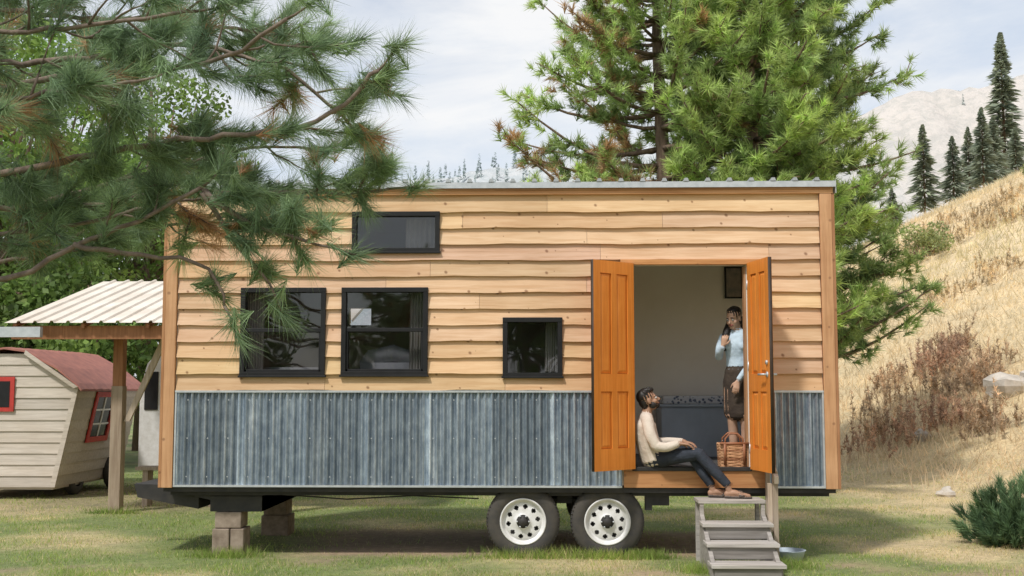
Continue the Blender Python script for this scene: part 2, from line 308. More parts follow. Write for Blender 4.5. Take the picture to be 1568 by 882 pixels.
# pines
def pine(name,x,y,h,R,z0=.15,seedcol=(.10,.165,.055),k=34,nl=6,step=.32,brown=.06,L=.21,w=.017):
    z=float(Hf(x,y)); e=empty(name,(x,y,z)); b=MB(); C=[];D=[];cc=[]
    b.tube([(x,y,z-.4),(x+.1,y,z+h*.35),(x-.05,y+.05,z+h*.7),(x,y,z+h)],[.2,.15,.09,.015],12)
    zz=h*z0; a0=0
    while zz<h*.98:
        tt=zz/h; Rl=R*(1-max(0.0,(tt-z0)/(1-z0))**2.4)*.98+.25
        for j in range(nl):
            a=a0+2*math.pi*j/nl+rng.uniform(-.4,.4); Ln=Rl*rng.uniform(.55,1.1); rise=rng.uniform(.05,.5)*Ln*(.6+tt)
            if rng.uniform()<.08: continue
            dirh=np.array([math.cos(a),math.sin(a),0]); p0=np.array([x,y,z+zz])
            P=[p0+dirh*Ln*s+np.array([0,0,rise*s**1.6-.15*math.sin(s*3.1)*Ln*.4]) for s in np.linspace(0,1,7)]
            b.tube(P,[.04*(1-.8*s)*(.4+Ln/R) for s in np.linspace(0,1,7)],5)
            br=rng.uniform()<brown*(2.5 if dirh[0]<-.3 else .6); shade=rng.uniform(.75,1.3)
            nt_=int(5+Ln*6.5)
            for q in range(nt_):
                s=rng.uniform(.28,1.0) if q else 1; i=min(int(s*6),5); fr=s*6-i; base=P[i]*(1-fr)+P[i+1]*fr
                tl=rng.uniform(.15,.55)*(1.15-s*.6); td=nrm(dirh*.7+rng.normal(size=3)*np.array([.75,.75,.4])+np.array([0,0,.25]))
                tip=base+td*tl+np.array([0,0,.1*tl]); 
                if q%2==0: b.tube([base,tip],[.012,.006],4,cap=False)
                m=2+(tl>.3)
                for u in range(m):
                    cpt=base+(tip-base)*(1-.35*u/max(1,m-1)*1.6)+rng.normal(size=3)*.05
                    dd=nrm(td+rng.normal(size=3)*.35+np.array([0,0,.55])); C.append(cpt);D.append(dd)
                    base_c=np.array(seedcol)*shade*rng.uniform(.75,1.3)+ (np.array([.10,.11,.025]) if s>.75 else 0)
                    if br and rng.uniform()<.55: base_c=np.array([.50,.33,.18])
                    cc.append(base_c)
        zz+=step*rng.uniform(.8,1.2); a0+=1.1
    b.build('trunk',bark,e,True); needles(C,D,cc,k,L,w,.2,1.15,.14,'crown',needle,e); return len(C)
pine('pine_tree',2.6,8,11.5,2.75,z0=.2,seedcol=(.34,.45,.18),brown=.12)
pine('pine_tree',5.0,9,11.2,2.35,z0=.2,seedcol=(.25,.35,.16),brown=.03)
pine('pine_tree',4.1,7.2,9.4,1.9,z0=.3,seedcol=(.36,.48,.18),brown=.03)
# foreground pine
e=empty('pine_tree',(-4.3,-6.6,0)); b=MB(); C=[];D=[];cc=[]
b.tube([(-4.3,-6.6,-.3),(-4.25,-6.6,2.5),(-4.3,-6.55,5),(-4.3,-6.6,7.4)],[.2,.16,.1,.02],14)
def resample(P,step=.07):
    P=[np.array(p,float) for p in P]; out=[]
    n=len(P)
    for i in range(n-1):
        p0=P[max(i-1,0)];p1=P[i];p2=P[i+1];p3=P[min(i+2,n-1)]; m=max(2,int(np.linalg.norm(p2-p1)/step))
        for j in range(m):
            t=j/m; out.append(.5*((2*p1)+(-p0+p2)*t+(2*p0-5*p1+4*p2-p3)*t*t+(-p0+3*p1-3*p2+p3)*t**3))
    out.append(P[-1]); return out
def tuft(p,d,brown=False):
    C.append(p);D.append(d)
    if brown or rng.uniform()<.03: cc.append(np.array([.50,.29,.16])*rng.uniform(.7,1.2))
    else: cc.append(np.array([.22,.315,.19])*rng.uniform(.7,1.4)+np.array([.06,.07,.015])*(rng.uniform()<.35))
def twig(p,d,L,lvl=0):
    n=5; P=[p]; dd=d.copy()
    for i in range(n):
        dd=nrm(dd+rng.normal(size=3)*.16+np.array([0.03,0,.06])); P.append(P[-1]+dd*L/n)
    b.tube(P,[.0065*(1-.13*i) for i in range(n+1)],5,m=0)
    brown=rng.uniform()<.07
    tuft(P[-1],dd,brown)
    for i in range(2,n):
        if rng.uniform()<.7: tuft(P[i],nrm(P[i+1]-P[i]+rng.normal(size=3)*.03),brown)
        if lvl==0 and rng.uniform()<.5: twig(P[i],nrm(dd+rng.normal(size=3)*.7),L*.5,1)
def limb(P,r0=.028,start=.25,dens=.55,tl=(.18,.48)):
    R=resample(P); n=len(R)
    R=[q+rng.normal(size=3)*.006 for q in R]
    b.tube(R,[r0*(1-.78*i/n)*.8+.003 for i in range(n)],8)
    for i in range(int(n*start),n-1):
        if rng.uniform()<dens:
            tan=nrm(R[i+1]-R[i]); per=nrm(np.cross(tan,rng.normal(size=3))); per[2]*=.75
            twig(R[i],nrm(tan*.75+per*.9),rng.uniform(*tl))
    twig(R[-1],nrm(R[-1]-R[-3]),.2,1)
Yt=-6.6
limb([(-4.3,Yt,2.3),(-3,-7.0,2.0),(-1.91,-7.05,2.21),(-1.62,-7,2.36),(-1.34,-7,2.47),(-1.05,-7,2.62)],.03,.78,.35,(.12,.25))
limb([(-1.62,-7,2.36),(-1.34,-6.95,2.33),(-1.1,-6.9,2.31),(-1.0,-6.9,2.2),(-.96,-6.9,2.1)],.013,.7,.12,(.1,.18))
limb([(-1.05,-7,2.62),(-.85,-7,2.47),(-.65,-7,2.40),(-.52,-7,2.37)],.013,.2,.65,(.1,.2))
limb([(-1.05,-7,2.60),(-.95,-6.9,2.42),(-.83,-6.9,2.28),(-.76,-6.9,2.2)],.012,.3,.65,(.1,.2))
limb([(-4.3,Yt,2.9),(-3,-6.8,2.6),(-1.91,-6.9,2.73),(-1.48,-6.95,2.80),(-.96,-7,2.86),(-.62,-7,2.90),(-.42,-7,3.0),(-.26,-7,3.17)],.032,.5,.5,(.13,.36))
limb([(-4.3,Yt,3.3),(-3,-6.9,3.0),(-1.91,-7,3.09),(-1.62,-7,3.16),(-1.34,-7,3.15),(-.96,-7.05,3.2),(-.66,-7.1,3.36)],.03,.45,.65)
limb([(-4.3,Yt,3.1),(-3,-6.5,2.7),(-1.9,-6.5,2.62),(-1.3,-6.45,2.70),(-.85,-6.4,2.70),(-.45,-6.4,2.70),(-.3,-6.4,2.72)],.025,.5,.65,(.13,.3))
limb([(-4.3,Yt,2.7),(-3,-6.6,2.45),(-1.9,-6.6,2.5),(-1.3,-6.6,2.62),(-.95,-6.6,2.66)],.02,.5,.5)
limb([(-4.3,Yt,3.6),(-3,-6.7,3.3),(-1.9,-6.7,3.3),(-1.3,-6.6,3.4),(-.8,-6.5,3.30),(-.5,-6.4,3.05)],.028,.45,.7)
limb([(-4.3,Yt,3.8),(-3,-7.2,3.4),(-1.9,-7.3,3.25),(-1.4,-7.3,3.28),(-1.0,-7.3,3.34)],.024,.45,.7)
limb([(-4.3,Yt,3.4),(-3,-7.2,2.9),(-2.1,-7.4,2.85),(-1.6,-7.4,2.95),(-1.2,-7.4,3.0)],.022,.45,.55)
limb([(-4.3,Yt,3.0),(-3.2,-6.0,2.7),(-2.4,-5.8,2.75),(-1.7,-5.7,2.95),(-1.2,-5.6,3.1),(-.8,-5.6,3.1)],.024,.4,.7)
limb([(-4.3,Yt,2.7),(-3.2,-6.0,2.4),(-2.4,-5.8,2.45),(-1.8,-5.7,2.6),(-1.4,-5.6,2.7)],.022,.4,.5)
limb([(-4.3,Yt,4.1),(-3.2,-6.3,3.8),(-2.2,-6.2,3.7),(-1.5,-6.2,3.65),(-.9,-6.1,3.6)],.024,.35,.7)
for i in range(16):
    zz=2.6+i*.3; a=rng.uniform(math.pi*.55,math.pi*1.45); Lr=2.0*(1-(zz-2.6)/6)+.3; d=np.array([math.cos(a),math.sin(a),0]); p=np.array([-4.3,Yt,zz])
    limb([p,p+d*Lr*.5+[0,0,-.1],p+d*Lr+[0,0,.2]],.02,.3,.3)
b.build('branches',twigm,e,True); needles(C,D,cc,72,.155,.0034,.15,.95,.11,'needles',needle,e)
# shrubs
Cc=[];Dd=[];col=[]
for i in range(420):
    d=nrm(rng.normal(size=3)); d[2]=abs(d[2]); r=rng.uniform(.5,1)*(1+.25*math.sin(d[0]*7+d[1]*5)); Cc.append(np.array([5.75,1.0,.05])+d*r*np.array([.60,.58,.58])); Dd.append(nrm(d+[0,0,.8])); col.append(np.array([.15,.24,.13])*rng.uniform(.6,1.4))
needles(Cc,Dd,col,60,.14,.011,.1,.8,.15,'juniper_shrub',needle)
def bush(name,x,y,R,h,col,k=300,nc=9,size=.07):
    z=float(Hf(x,y)); e=empty(name,(x,y,z)); b=MB(); C=[]
    for i in range(nc):
        c=(x+rng.normal()*R*.5,y+rng.normal()*R*.5,z+h*rng.uniform(.3,.9)); C.append(c)
        b.tube([(x+rng.normal()*.1,y,z-.05),((x+c[0])/2+.05,(y+c[1])/2,(z+c[2])/2),c],[.02,.013,.006],5)
    b.build('stems',twigm,e); leaves(C,[R*.42]*nc,[np.array(col)*rng.uniform(.7,1.3) for _ in C],k,size,'leaves',leaf,e)
drystem=M('dry_stem',(.55,.42,.30),(.38,.26,.18),ns=20,rough=.9)
def weed(x,y,R,h,col,ns=34):
    z=float(Hf(x,y)); e=empty('dry_bush',(x,y,z)); C=[];D=[];cc=[]; b=MB()
    for i in range(ns):
        a=rng.uniform(0,6.28); q=R*rng.uniform(0,1)**.6; bx_,by_=x+math.cos(a)*q,y+math.sin(a)*q; hh=h*rng.uniform(.4,1.15); bz=float(Hf(bx_,by_))
        tp=(bx_+rng.normal()*.12,by_+rng.normal()*.12,bz+hh); b.tube([(bx_,by_,bz-.03),tp],[.007,.004],4,cap=False)
        for s in (.5,.68,.84,1.0):
            C.append((bx_+(tp[0]-bx_)*s,by_+(tp[1]-by_)*s,bz+hh*s)); D.append((rng.normal()*.4,rng.normal()*.4,1)); cc.append(np.array(col)*rng.uniform(.6,1.4))
    b.build('stems',drystem,e); needles(C,D,cc,11,.12,.020,.2,1.3,.08,'seed_heads',leaf,e)
for i in range(17):
    y=rng.uniform(10,17); x=.47+(y+12)*rng.uniform(.285,.385)
    weed(x,y,rng.uniform(.35,.95),rng.uniform(.35,.85),[(.52,.34,.25),(.60,.44,.31),(.48,.36,.26)][i%3])
for i in range(10):
    y=rng.uniform(20,30); x=.47+(y+12)*rng.uniform(.33,.42); weed(x,y,.8,.5,(.62,.50,.34))
for (x,y) in [(17.6,25),(18.9,26.5),(18.6,28.5),(13.5,27)]: bush('green_bush',x,y,1.0,1.0,(.33,.37,.17),260,9,.1)
def rockm(x,y,s):
    b=MB(); z=float(Hf(x,y)); vs=[];fs=[];n,mm_=12,8
    for i in range(mm_+1):
        for j in range(n):
            th=math.pi*i/mm_;ph=2*math.pi*j/n; d=Vector((math.sin(th)*math.cos(ph),math.sin(th)*math.sin(ph),math.cos(th)))
            r=1+.22*math.sin(d.x*4+x)+.18*math.sin(d.y*5+y)+.12*math.sin(d.z*7)
            vs.append((x+d.x*s*r,y+d.y*s*.8*r,z+d.z*s*.6*r+s*.2))
    fs=[(i*n+j,i*n+(j+1)%n,(i+1)*n+(j+1)%n,(i+1)*n+j) for i in range(mm_) for j in range(n)]
    b.add(vs,fs); b.build('rock',rock)
rockm(10.3,12.2,.45); rockm(8.2,11.5,.2); rockm(6.9,6.5,.16); rockm(10.9,12.2,.3); rockm(7.6,5.2,.1)
# ============================================================ tiny house
H=empty('tiny_house',(0,1.25,.7))
X0,X1=-3.51,3.51; ZB,ZM,ZT=.715,1.69,3.80; DEP=2.5
wins=[(-2.72,-1.814,1.845,2.785,1),(-1.647,-.73,1.85,2.785,1),(-1.546,-.61,3.155,3.595,0),(.059,.686,1.835,2.465,0)]
DX0,DX1,DZ0,DZ1=1.422,2.621,.905,3.02
ops=[(w[0]+.01,w[1]-.01,w[2]+.01,w[3]-.01) for w in wins]+[(1.30,2.80,.6,3.075)]
def cells(x0,x1,z0,z1,ops):
    xs=sorted(set([x0,x1]+[v for o in ops for v in o[:2] if x0<v<x1])); zs=sorted(set([z0,z1]+[v for o in ops for v in o[2:4] if z0<v<z1]))
    for a,c in zip(xs,xs[1:]):
        for e_,f_ in zip(zs,zs[1:]):
            mx_,mz_=(a+c)/2,(e_+f_)/2
            if any(o[0]<mx_<o[1] and o[2]<mz_<o[3] for o in ops): continue
            yield a,c,e_,f_
def siding(b,x0,x1,z0,z1,rows,ops,joints=True,base=.006,wedge=.036,wav=.0045,tv=.12):
    p=(z1-z0)/rows
    for r in range(rows):
        zb=z0+r*p; zt=zb+p; zs=sorted(set([zb,zt]+[v for o in ops for v in o[2:4] if zb+.002<v<zt-.002]))
        js=[x0]
        if joints:
            xx=x0+random.uniform(.8,3.2)
            while xx<x1-.5: js.append(xx); xx+=random.uniform(1.6,3.6)
        js.append(x1); tn=[]
        for _ in js:
            v=1+random.uniform(-tv,tv); tn.append((v,v*random.uniform(.96,1.03),v*random.uniform(.88,1.08)))
        ph=random.uniform(0,9)
        for a,c in zip(zs,zs[1:]):
            iv=[(x0,x1)]
            for o in ops:
                if o[2]<(a+c)/2<o[3]:
                    nv=[]
                    for (l,rr) in iv:
                        if o[1]<=l or o[0]>=rr: nv.append((l,rr)); continue
                        if o[0]>l: nv.append((l,o[0]))
                        if o[1]<rr: nv.append((o[1],rr))
                    iv=nv
            for l,rr in iv:
                for ji in range(len(js)-1):
                    A=max(l,js[ji]+(.0015 if ji else 0)); B=min(rr,js[ji+1]-.0015)
                    if B-A<.01: continue
                    n=max(1,int((B-A)/.12)); vs=[];fs=[]
                    for i in range(n+1):
                        xx=A+(B-A)*i/n; wv=wav*(math.sin(xx*3.1+ph)+.6*math.sin(xx*7.7+ph*2)+.4*math.sin(xx*17+ph)) if a==zb else 0
                        oa=base+wedge*(zt-a)/p+wav*.4*math.sin(xx*5+ph); oc=base+wedge*(zt-c)/p
                        vs+=[(xx,0,a+wv),(xx,-oa,a+wv),(xx,-oc,c+(.012 if c==zt else 0)),(xx,0,c)]
                    for i in range(n):
                        k=i*4; fs+=[(k,k+4,k+5,k+1),(k+1,k+5,k+6,k+2),(k+2,k+6,k+7,k+3)]
                    fs+=[(0,1,2,3),(n*4+3,n*4+2,n*4+1,n*4)]
                    b.add(vs,fs,0,tn[ji])
b=MB(); siding(b,X0+.115,X1-.115,ZM+.012,ZT-.04,12,ops)
b.build('front_siding',cedar,H)
EWfill=(.7,1.9,1.9,2.9); RW=[(-1.98,-1.70,2.52,2.74),(.72,1.50,1.8,2.9)]  # end window and second rear opening: unseen, added to brighten the interior
b=MB()
b.M=Matrix.Translation((X0,0,0))@Matrix.Rotation(-math.pi/2,4,'Z'); siding(b,-DEP,0,ZM+.012,ZT-.04,12,[],False)
b.M=Matrix.Translation((X1,0,0))@Matrix.Rotation(math.pi/2,4,'Z'); siding(b,0,DEP,ZM+.012,ZT-.04,12,[EWfill],False)
b.M=Matrix.Translation((0,DEP,0))@Matrix.Rotation(math.pi,4,'Z'); bw=[(-o[1],-o[0],o[2],o[3]) for o in RW]
siding(b,-3.5,3.5,ZM+.012,ZT-.04,12,bw,False); b.M=Matrix.Identity(4); b.build('end_siding',cedar,H)
# structural walls
b=MB(); fo=[(w[0]+.01,w[1]-.01,w[2]+.01,w[3]-.01) for w in wins]+[(DX0,DX1,.6,DZ1)]
for a,c,z0,z1 in cells(X0+.001,X1-.001,ZB,ZT,fo): b.box(a,c,.001,.10,z0,z1)
for a,c,z0,z1 in cells(X0+.001,X1-.001,ZB,ZT,RW): b.box(a,c,DEP-.1,DEP-.001,z0,z1)
b.box(X0+.001,X0+.1,.1,DEP-.1,ZB,ZT)
for a,c,z0,z1 in cells(.1,DEP-.1,ZB,ZT,[EWfill]): b.box(X1-.1,X1-.001,a,c,z0,z1)
b.box(X0+.1,X1-.1,.1,DEP-.1,ZT-.1,ZT); b.build('walls',wallin,H)
b=MB()
b.box(X1+.0,X1+.05,.65,.7,1.85,2.95); b.box(X1+.0,X1+.05,1.9,1.95,1.85,2.95); b.box(X1+.0,X1+.05,.7,1.9,1.85,1.9); b.box(X1+.0,X1+.05,.7,1.9,2.9,2.95)
b.build('added_window_frame',black,H)  # frame of the added, unseen end window
b=MB(); b.box(X0+.1,X1-.1,.02,DEP-.1,ZB+.05,.905); b.build('floor',floorm,H)
b=MB(); b.box(.70,.715,.1,2.4,.905,3.7); b.build('partition',wallin,H)
b=MB(); b.box(-3.4,-.2,.1,2.4,2.93,3.02); b.build('loft',trimh,H)
b=MB()
for (xa,xb,z0,z1) in [(-1.0,-.63,3.1,3.55),(-2.70,-2.52,1.85,2.75),(.5,.66,1.9,2.42),(-.95,-.75,1.85,2.75)]:
    n=24; vs=[]
    for i in range(n+1):
        xx=xa+(xb-xa)*i/n; yy=.16+.02*math.sin(i*1.7); vs+=[(xx,yy,z0),(xx+.01,yy,z1)]
    b.add(vs,[(2*i,2*i+2,2*i+3,2*i+1) for i in range(n)])
b.build('curtain',M('curtain',(.6,.55,.5),(.48,.44,.4)),H,True)
b=MB(); b.tube([(-1.5,.4,1.98),(-1.4,.4,2.06),(-1.15,.4,2.10),(-.95,.4,2.05),(-.85,.4,1.95)],[.04,.08,.10,.08,.04],12); b.box(-1.5,-.85,.3,.9,1.2,2.0)
b.box(-2.55,-1.95,.35,.9,.905,1.95); b.build('armchair',M('chair_fabric',(.5,.5,.52),(.38,.38,.4)),H,True)
# corrugated
def corrsheet(b,xa,xb,z0,z1,amp=.0165,per=.072,y0=-.021):
    n=int((xb-xa)/per*12); vs=[];ts=[]; rows=[z0,(z0+z1)/2,z1]
    for z in rows:
        for i in range(n+1):
            x=xa+(xb-xa)*i/n; sheet=int((x+10)/.66); fr=(x+10)/.66-sheet
            vs.append((x,y0-amp*math.sin(2*math.pi*x/per)-(.003 if fr<.12 else 0),z+.002*math.sin(x*3)))
            s=1+.14*math.sin(sheet*2.4); s=s*1.45 if fr<.10 else s
            ts.append((s,s,s))
    base=len(b.v); 
    b.add(vs,[(r*(n+1)+i,r*(n+1)+i+1,(r+1)*(n+1)+i+1,(r+1)*(n+1)+i) for r in range(len(rows)-1) for i in range(n)]); b.t[base:]=ts
b=MB(); corrsheet(b,X0+.115,1.30,ZB,ZM); corrsheet(b,2.80,X1-.115,ZB,ZM)
b.M=Matrix.Translation((X0,0,0))@Matrix.Rotation(-math.pi/2,4,'Z'); corrsheet(b,-DEP,0,ZB,ZM)
b.M=Matrix.Translation((X1,0,0))@Matrix.Rotation(math.pi/2,4,'Z'); corrsheet(b,0,DEP,ZB,ZM)
b.M=Matrix.Translation((0,DEP,0))@Matrix.Rotation(math.pi,4,'Z'); corrsheet(b,-3.5,3.5,ZB,ZM); b.M=Matrix.Identity(4)
b.build('corrugated_skirt',corr,H,True)
b=MB()
for xa,xb in ((X0+.112,1.30),(2.80,X1-.112)):
    b.box(xa,xb,-.048,-.001,ZM-.012,ZM+.010); b.box(xa,xb,-.044,.0,ZB-.022,ZB-.001)
b.box(X0+.112,X0+.130,-.042,-.001,ZB,ZM-.013); b.box(X1-.130,X1-.112,-.042,-.001,ZB,ZM-.013)
b.build('metal_edge_trim',trimmetal,H)
# screws on the metal skirt
b=MB()
for z in (.80,1.2,1.6):
    x=X0+.25
    while x<1.25: b.tube([(x,-.036,z),(x,-.042,z)],.007,6); x+=.216
b.build('skirt_screws',trimmetal,H)
# trims
b=MB()
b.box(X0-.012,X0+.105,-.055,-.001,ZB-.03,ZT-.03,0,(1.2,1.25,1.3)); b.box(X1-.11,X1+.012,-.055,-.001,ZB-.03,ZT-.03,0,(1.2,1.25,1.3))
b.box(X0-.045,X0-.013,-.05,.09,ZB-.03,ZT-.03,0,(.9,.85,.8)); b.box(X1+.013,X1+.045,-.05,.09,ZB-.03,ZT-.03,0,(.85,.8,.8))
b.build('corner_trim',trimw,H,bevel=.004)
b=MB(); b.box(X0-.03,X1+.03,-.058,-.001,ZT-.028,ZT+.045,0,(1.15,1.1,1.05)); b.box(X0+.0,X1-.0,-.070,-.059,ZT+.012,ZT+.045,0,(.8,.75,.7)); b.build('frieze_board',trimh,H)
# roof
b=MB(); RL,RR=X0-.06,X1+.05
b.hexa([(RL,-.085,ZT+.046),(RR,-.085,ZT+.046),(RR,DEP+.15,ZT-.05),(RL,DEP+.15,ZT-.05),(RL,-.085,ZT+.10),(RR,-.085,ZT+.10),(RR,DEP+.15,ZT+.0),(RL,DEP+.15,ZT+.0)])
x=RL+.05
while x<RR-.03:
    b.hexa([(x,-.10,ZT+.101),(x+.06,-.10,ZT+.101),(x+.06,DEP+.16,ZT+.002),(x,DEP+.16,ZT+.002),(x+.014,-.10,ZT+.135),(x+.046,-.10,ZT+.135),(x+.046,DEP+.16,ZT+.035),(x+.014,DEP+.16,ZT+.035)]); x+=.2286
b.build('metal_roof',roofm,H)
b=MB(); b.box(RL-.003,RR+.003,-.093,-.086,ZT+.035,ZT+.096); b.box(RR+.001,RR+.008,-.09,.02,ZT-.03,ZT+.1); b.build('roof_flashing',trimmetal,H)
# windows
for w in wins:
    xa,xb,z0,z1,dh=w; b=MB(); f=.05
    b.box(xa,xb,-.062,.06,z0,z0+f); b.box(xa,xb,-.062,.06,z1-f,z1); b.box(xa,xa+f,-.059,.06,z0+f,z1-f); b.box(xb-f,xb,-.059,.06,z0+f,z1-f)
    b.box(xa-.012,xb+.012,-.069,-.03,z0-.008,z0+.012)
    if dh:
        zm=(z0+z1)/2+.02; b.box(xa+f,xb-f,-.040,.03,zm-.02,zm+.02)
        b.box(xa+f,xa+f+.022,-.034,.03,z0+f,zm-.02); b.box(xb-f-.022,xb-f,-.034,.03,z0+f,zm-.02); b.box(xa+f,xb-f,-.034,.03,z0+f,z0+f+.025)
    b.build('added_window_frame',black,H,bevel=.003)
    b=MB()
    def pane(xl,xr,y,za,zb): b.add([(xl,y,za),(xr,y,za),(xr,y,zb),(xl,y,zb)],[(0,1,2,3)])
    if dh: pane(xa+f,xb-f,-.010,zm,z1-f); pane(xa+f,xb-f,.012,z0+f,zm)
    else: pane(xa+f,xb-f,-.014,z0+f,z1-f)
    b.build('window_glass',glass,H)
# door frame
b=MB(); b.box(1.30,2.80,-.060,.0,3.02,3.075,0,(1.15,1.0,.8)); b.build('door_header',trimh,H,bevel=.003)
b=MB(); b.box(1.30,DX0,-.050,-.0,.87,3.018); b.box(DX1+.02,2.80,-.050,-.0,.87,3.018); b.box(DX0-.0,DX0+.02,.001,.12,.909,3.0); b.box(DX1-.02,DX1,.001,.12,.909,3.0); b.build('door_jamb',trimw,H,bevel=.003)
b=MB(); b.box(1.32,2.80,-.03,.019,ZB-.02,.865,0,(1.05,.95,.85)); b.build('threshold_board',trimh,H)
b=MB(); b.box(DX0-.02,DX1+.02,-.05,.019,.868,.908); b.build('door_sill',blackm,H,bevel=.004)
# door leaves
def leafdoor(hx,hy,dx,dy,handle=False):
    W=.60; z0,z1=.89,3.03; d=Vector((dx,dy,0)).normalized(); nrmv=Vector((-d.y,d.x,0))
    Mx=Matrix(((d.x,nrmv.x,0,hx),(d.y,nrmv.y,0,hy),(0,0,1,0),(0,0,0,1)))
    b=MB(); b.M=Mx; T=.021; st=.095; rails=[(z0,z0+.22),(z0+.80,z0+.98),(z1-.13,z1)]
    b.box(0,st,-T,T,z0,z1); b.box(W-st,W,-T,T,z0,z1,0,(.95,.95,.95)); 
    for i,(a,c) in enumerate(rails): b.box(st,W-st,-T+.0005,T-.0005,a,c,0,(1.05,1.03,1))
    for (a,c) in ((rails[0][1],rails[1][0]),(rails[1][1],rails[2][0])):
        b.box(W/2-.04,W/2+.04,-T+.001,T-.001,a,c)
        for (xa,xb) in ((st,W/2-.04),(W/2+.04,W-st)):
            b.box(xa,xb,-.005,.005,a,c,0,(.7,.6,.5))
            for sg in (-1,1):
                y0,y1=.005*sg,.016*sg; i=.036
                vs=[(xa+.010,y0,a+.010),(xb-.010,y0,a+.010),(xb-.010,y0,c-.010),(xa+.010,y0,c-.010),(xa+i,y1,a+i),(xb-i,y1,a+i),(xb-i,y1,c-i),(xa+i,y1,c-i)]
                b.hexa(vs,0,(1.04,1.02,1))
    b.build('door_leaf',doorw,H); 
    b=MB(); b.M=Mx
    b.box(-.004,0,-.02,.02,z0,z1,1); b.box(W,W+.003,-.018,.018,z0,z1,1)
    if handle:
        for sg in (-1,1):
            b.tube([(W-.06,sg*.02,1.86),(W-.06,sg*.07,1.86),(W-.17,sg*.075,1.86)],.011,8); b.tube([(W-.06,sg*.02,1.86),(W-.06,sg*.03,1.86)],.028,12)
            b.tube([(W-.06,sg*.02,1.98),(W-.06,sg*.035,1.98)],.022,12)
    for zz in (1.1,1.95,2.8): b.tube([(0,-.02,zz-.05),(0,-.02,zz+.05)],.009,8)
    b.build('door_hardware',[trimmetal,doorstrip],H,True)
leafdoor(DX0-.0,-.065,-.44,-.41); leafdoor(DX1+.02,-.065,.10,-.59,True)
# interior things
b=MB(); b.box(1.9,3.3,1.75,2.39,.906,1.50,0); b.box(1.88,3.32,1.72,2.39,1.50,1.53,0,(1.3,1.3,1.3)); b.build('bench_cabinet',benchm,H,bevel=.006)
b=MB(); b.box(1.92,3.3,1.74,2.38,1.531,1.63)
cm,nt,p=newmat('cushion'); vo=nt.nodes.new('ShaderNodeTexVoronoi'); vo.inputs['Scale'].default_value=24; nt.links.new(coords(nt),vo.inputs['Vector'])
nt.links.new(ramp(nt,vo.outputs['Distance'],[(.3,(.10,.12,.18)),(.45,(.55,.55,.58))]),p.inputs['Base Color']); p.inputs['Roughness'].default_value=.9
b.build('bench_cushion',cm,H,bevel=.02)
b=MB(); b.box(2.78,3.0,2.36,2.398,2.85,3.25,0); b.box(2.80,2.98,2.355,2.36,2.87,3.23,1); b.build('picture_frame',[black,M('art',(.35,.28,.22),(.15,.15,.15),ns=12)],H)
# trailer chassis
T=empty('trailer_chassis',(0,1.2,.5)); b=MB()
for yy in (.12,2.28): b.box(X0+.05,X1-.05,yy-.04,yy+.04,.60,ZB-.003)
for i in range(12):
    xx=X0+.2+i*.6; b.box(xx-.03,xx+.03,.17,2.23,.62,ZB-.004)
b.box(X0-.0,X1-.0,.0,.075,ZB-.075,ZB-.023)
b.hexa([(-3.42,.15,.62),(-2.5,.15,.42),(-2.5,2.2,.42),(-3.42,2.2,.62),(-3.42,.15,.70),(-2.5,.15,.70),(-2.5,2.2,.70),(-3.42,2.2,.70)])
b.box(-3.05,-2.5,.14,2.21,.42,.58)
for sg in (0,1):
    y0=.35 if sg==0 else 2.05; b.hexa([(-3.75,1.1+(.12 if sg else -.12)-.04,.52),(-3.0,y0-.04,.52),(-3.0,y0+.04,.52),(-3.75,1.1+(.12 if sg else -.12)+.04,.52),(-3.75,1.1+(.12 if sg else -.12)-.04,.66),(-3.0,y0-.04,.66),(-3.0,y0+.04,.66),(-3.75,1.1+(.12 if sg else -.12)+.04,.66)])
b.hexa([(-3.86,.22,.56),(-3.2,.22,.44),(-3.2,1.3,.44),(-3.86,1.3,.56),(-3.9,.22,.70),(-3.2,.22,.685),(-3.2,1.3,.685),(-3.9,1.3,.70)]); b.tube([(-3.9,1.0,.60),(-4.15,1.0,.60)],.05,10)
for xx in (.27,1.15):
    b.tube([(xx,.1,.33),(xx,2.4,.33)],.04,10); b.box(xx-.05,xx+.05,.3,.4,.3,.62)
b.tube([(.27,.35,.36),(.5,.35,.52),(.7,.35,.56),(.9,.35,.52),(1.15,.35,.36)],.035,6); b.box(.63,.79,.3,.4,.5,.64)
b.box(1.55,1.62,.1,.2,.45,.64); b.box(1.62,1.8,.1,.14,.5,.62)
b.tube([(-2.3,.16,.60),(-1.6,.17,.55),(-.9,.16,.59),(-.2,.17,.56)],.008,6)
b.build('frame',blackm,T)
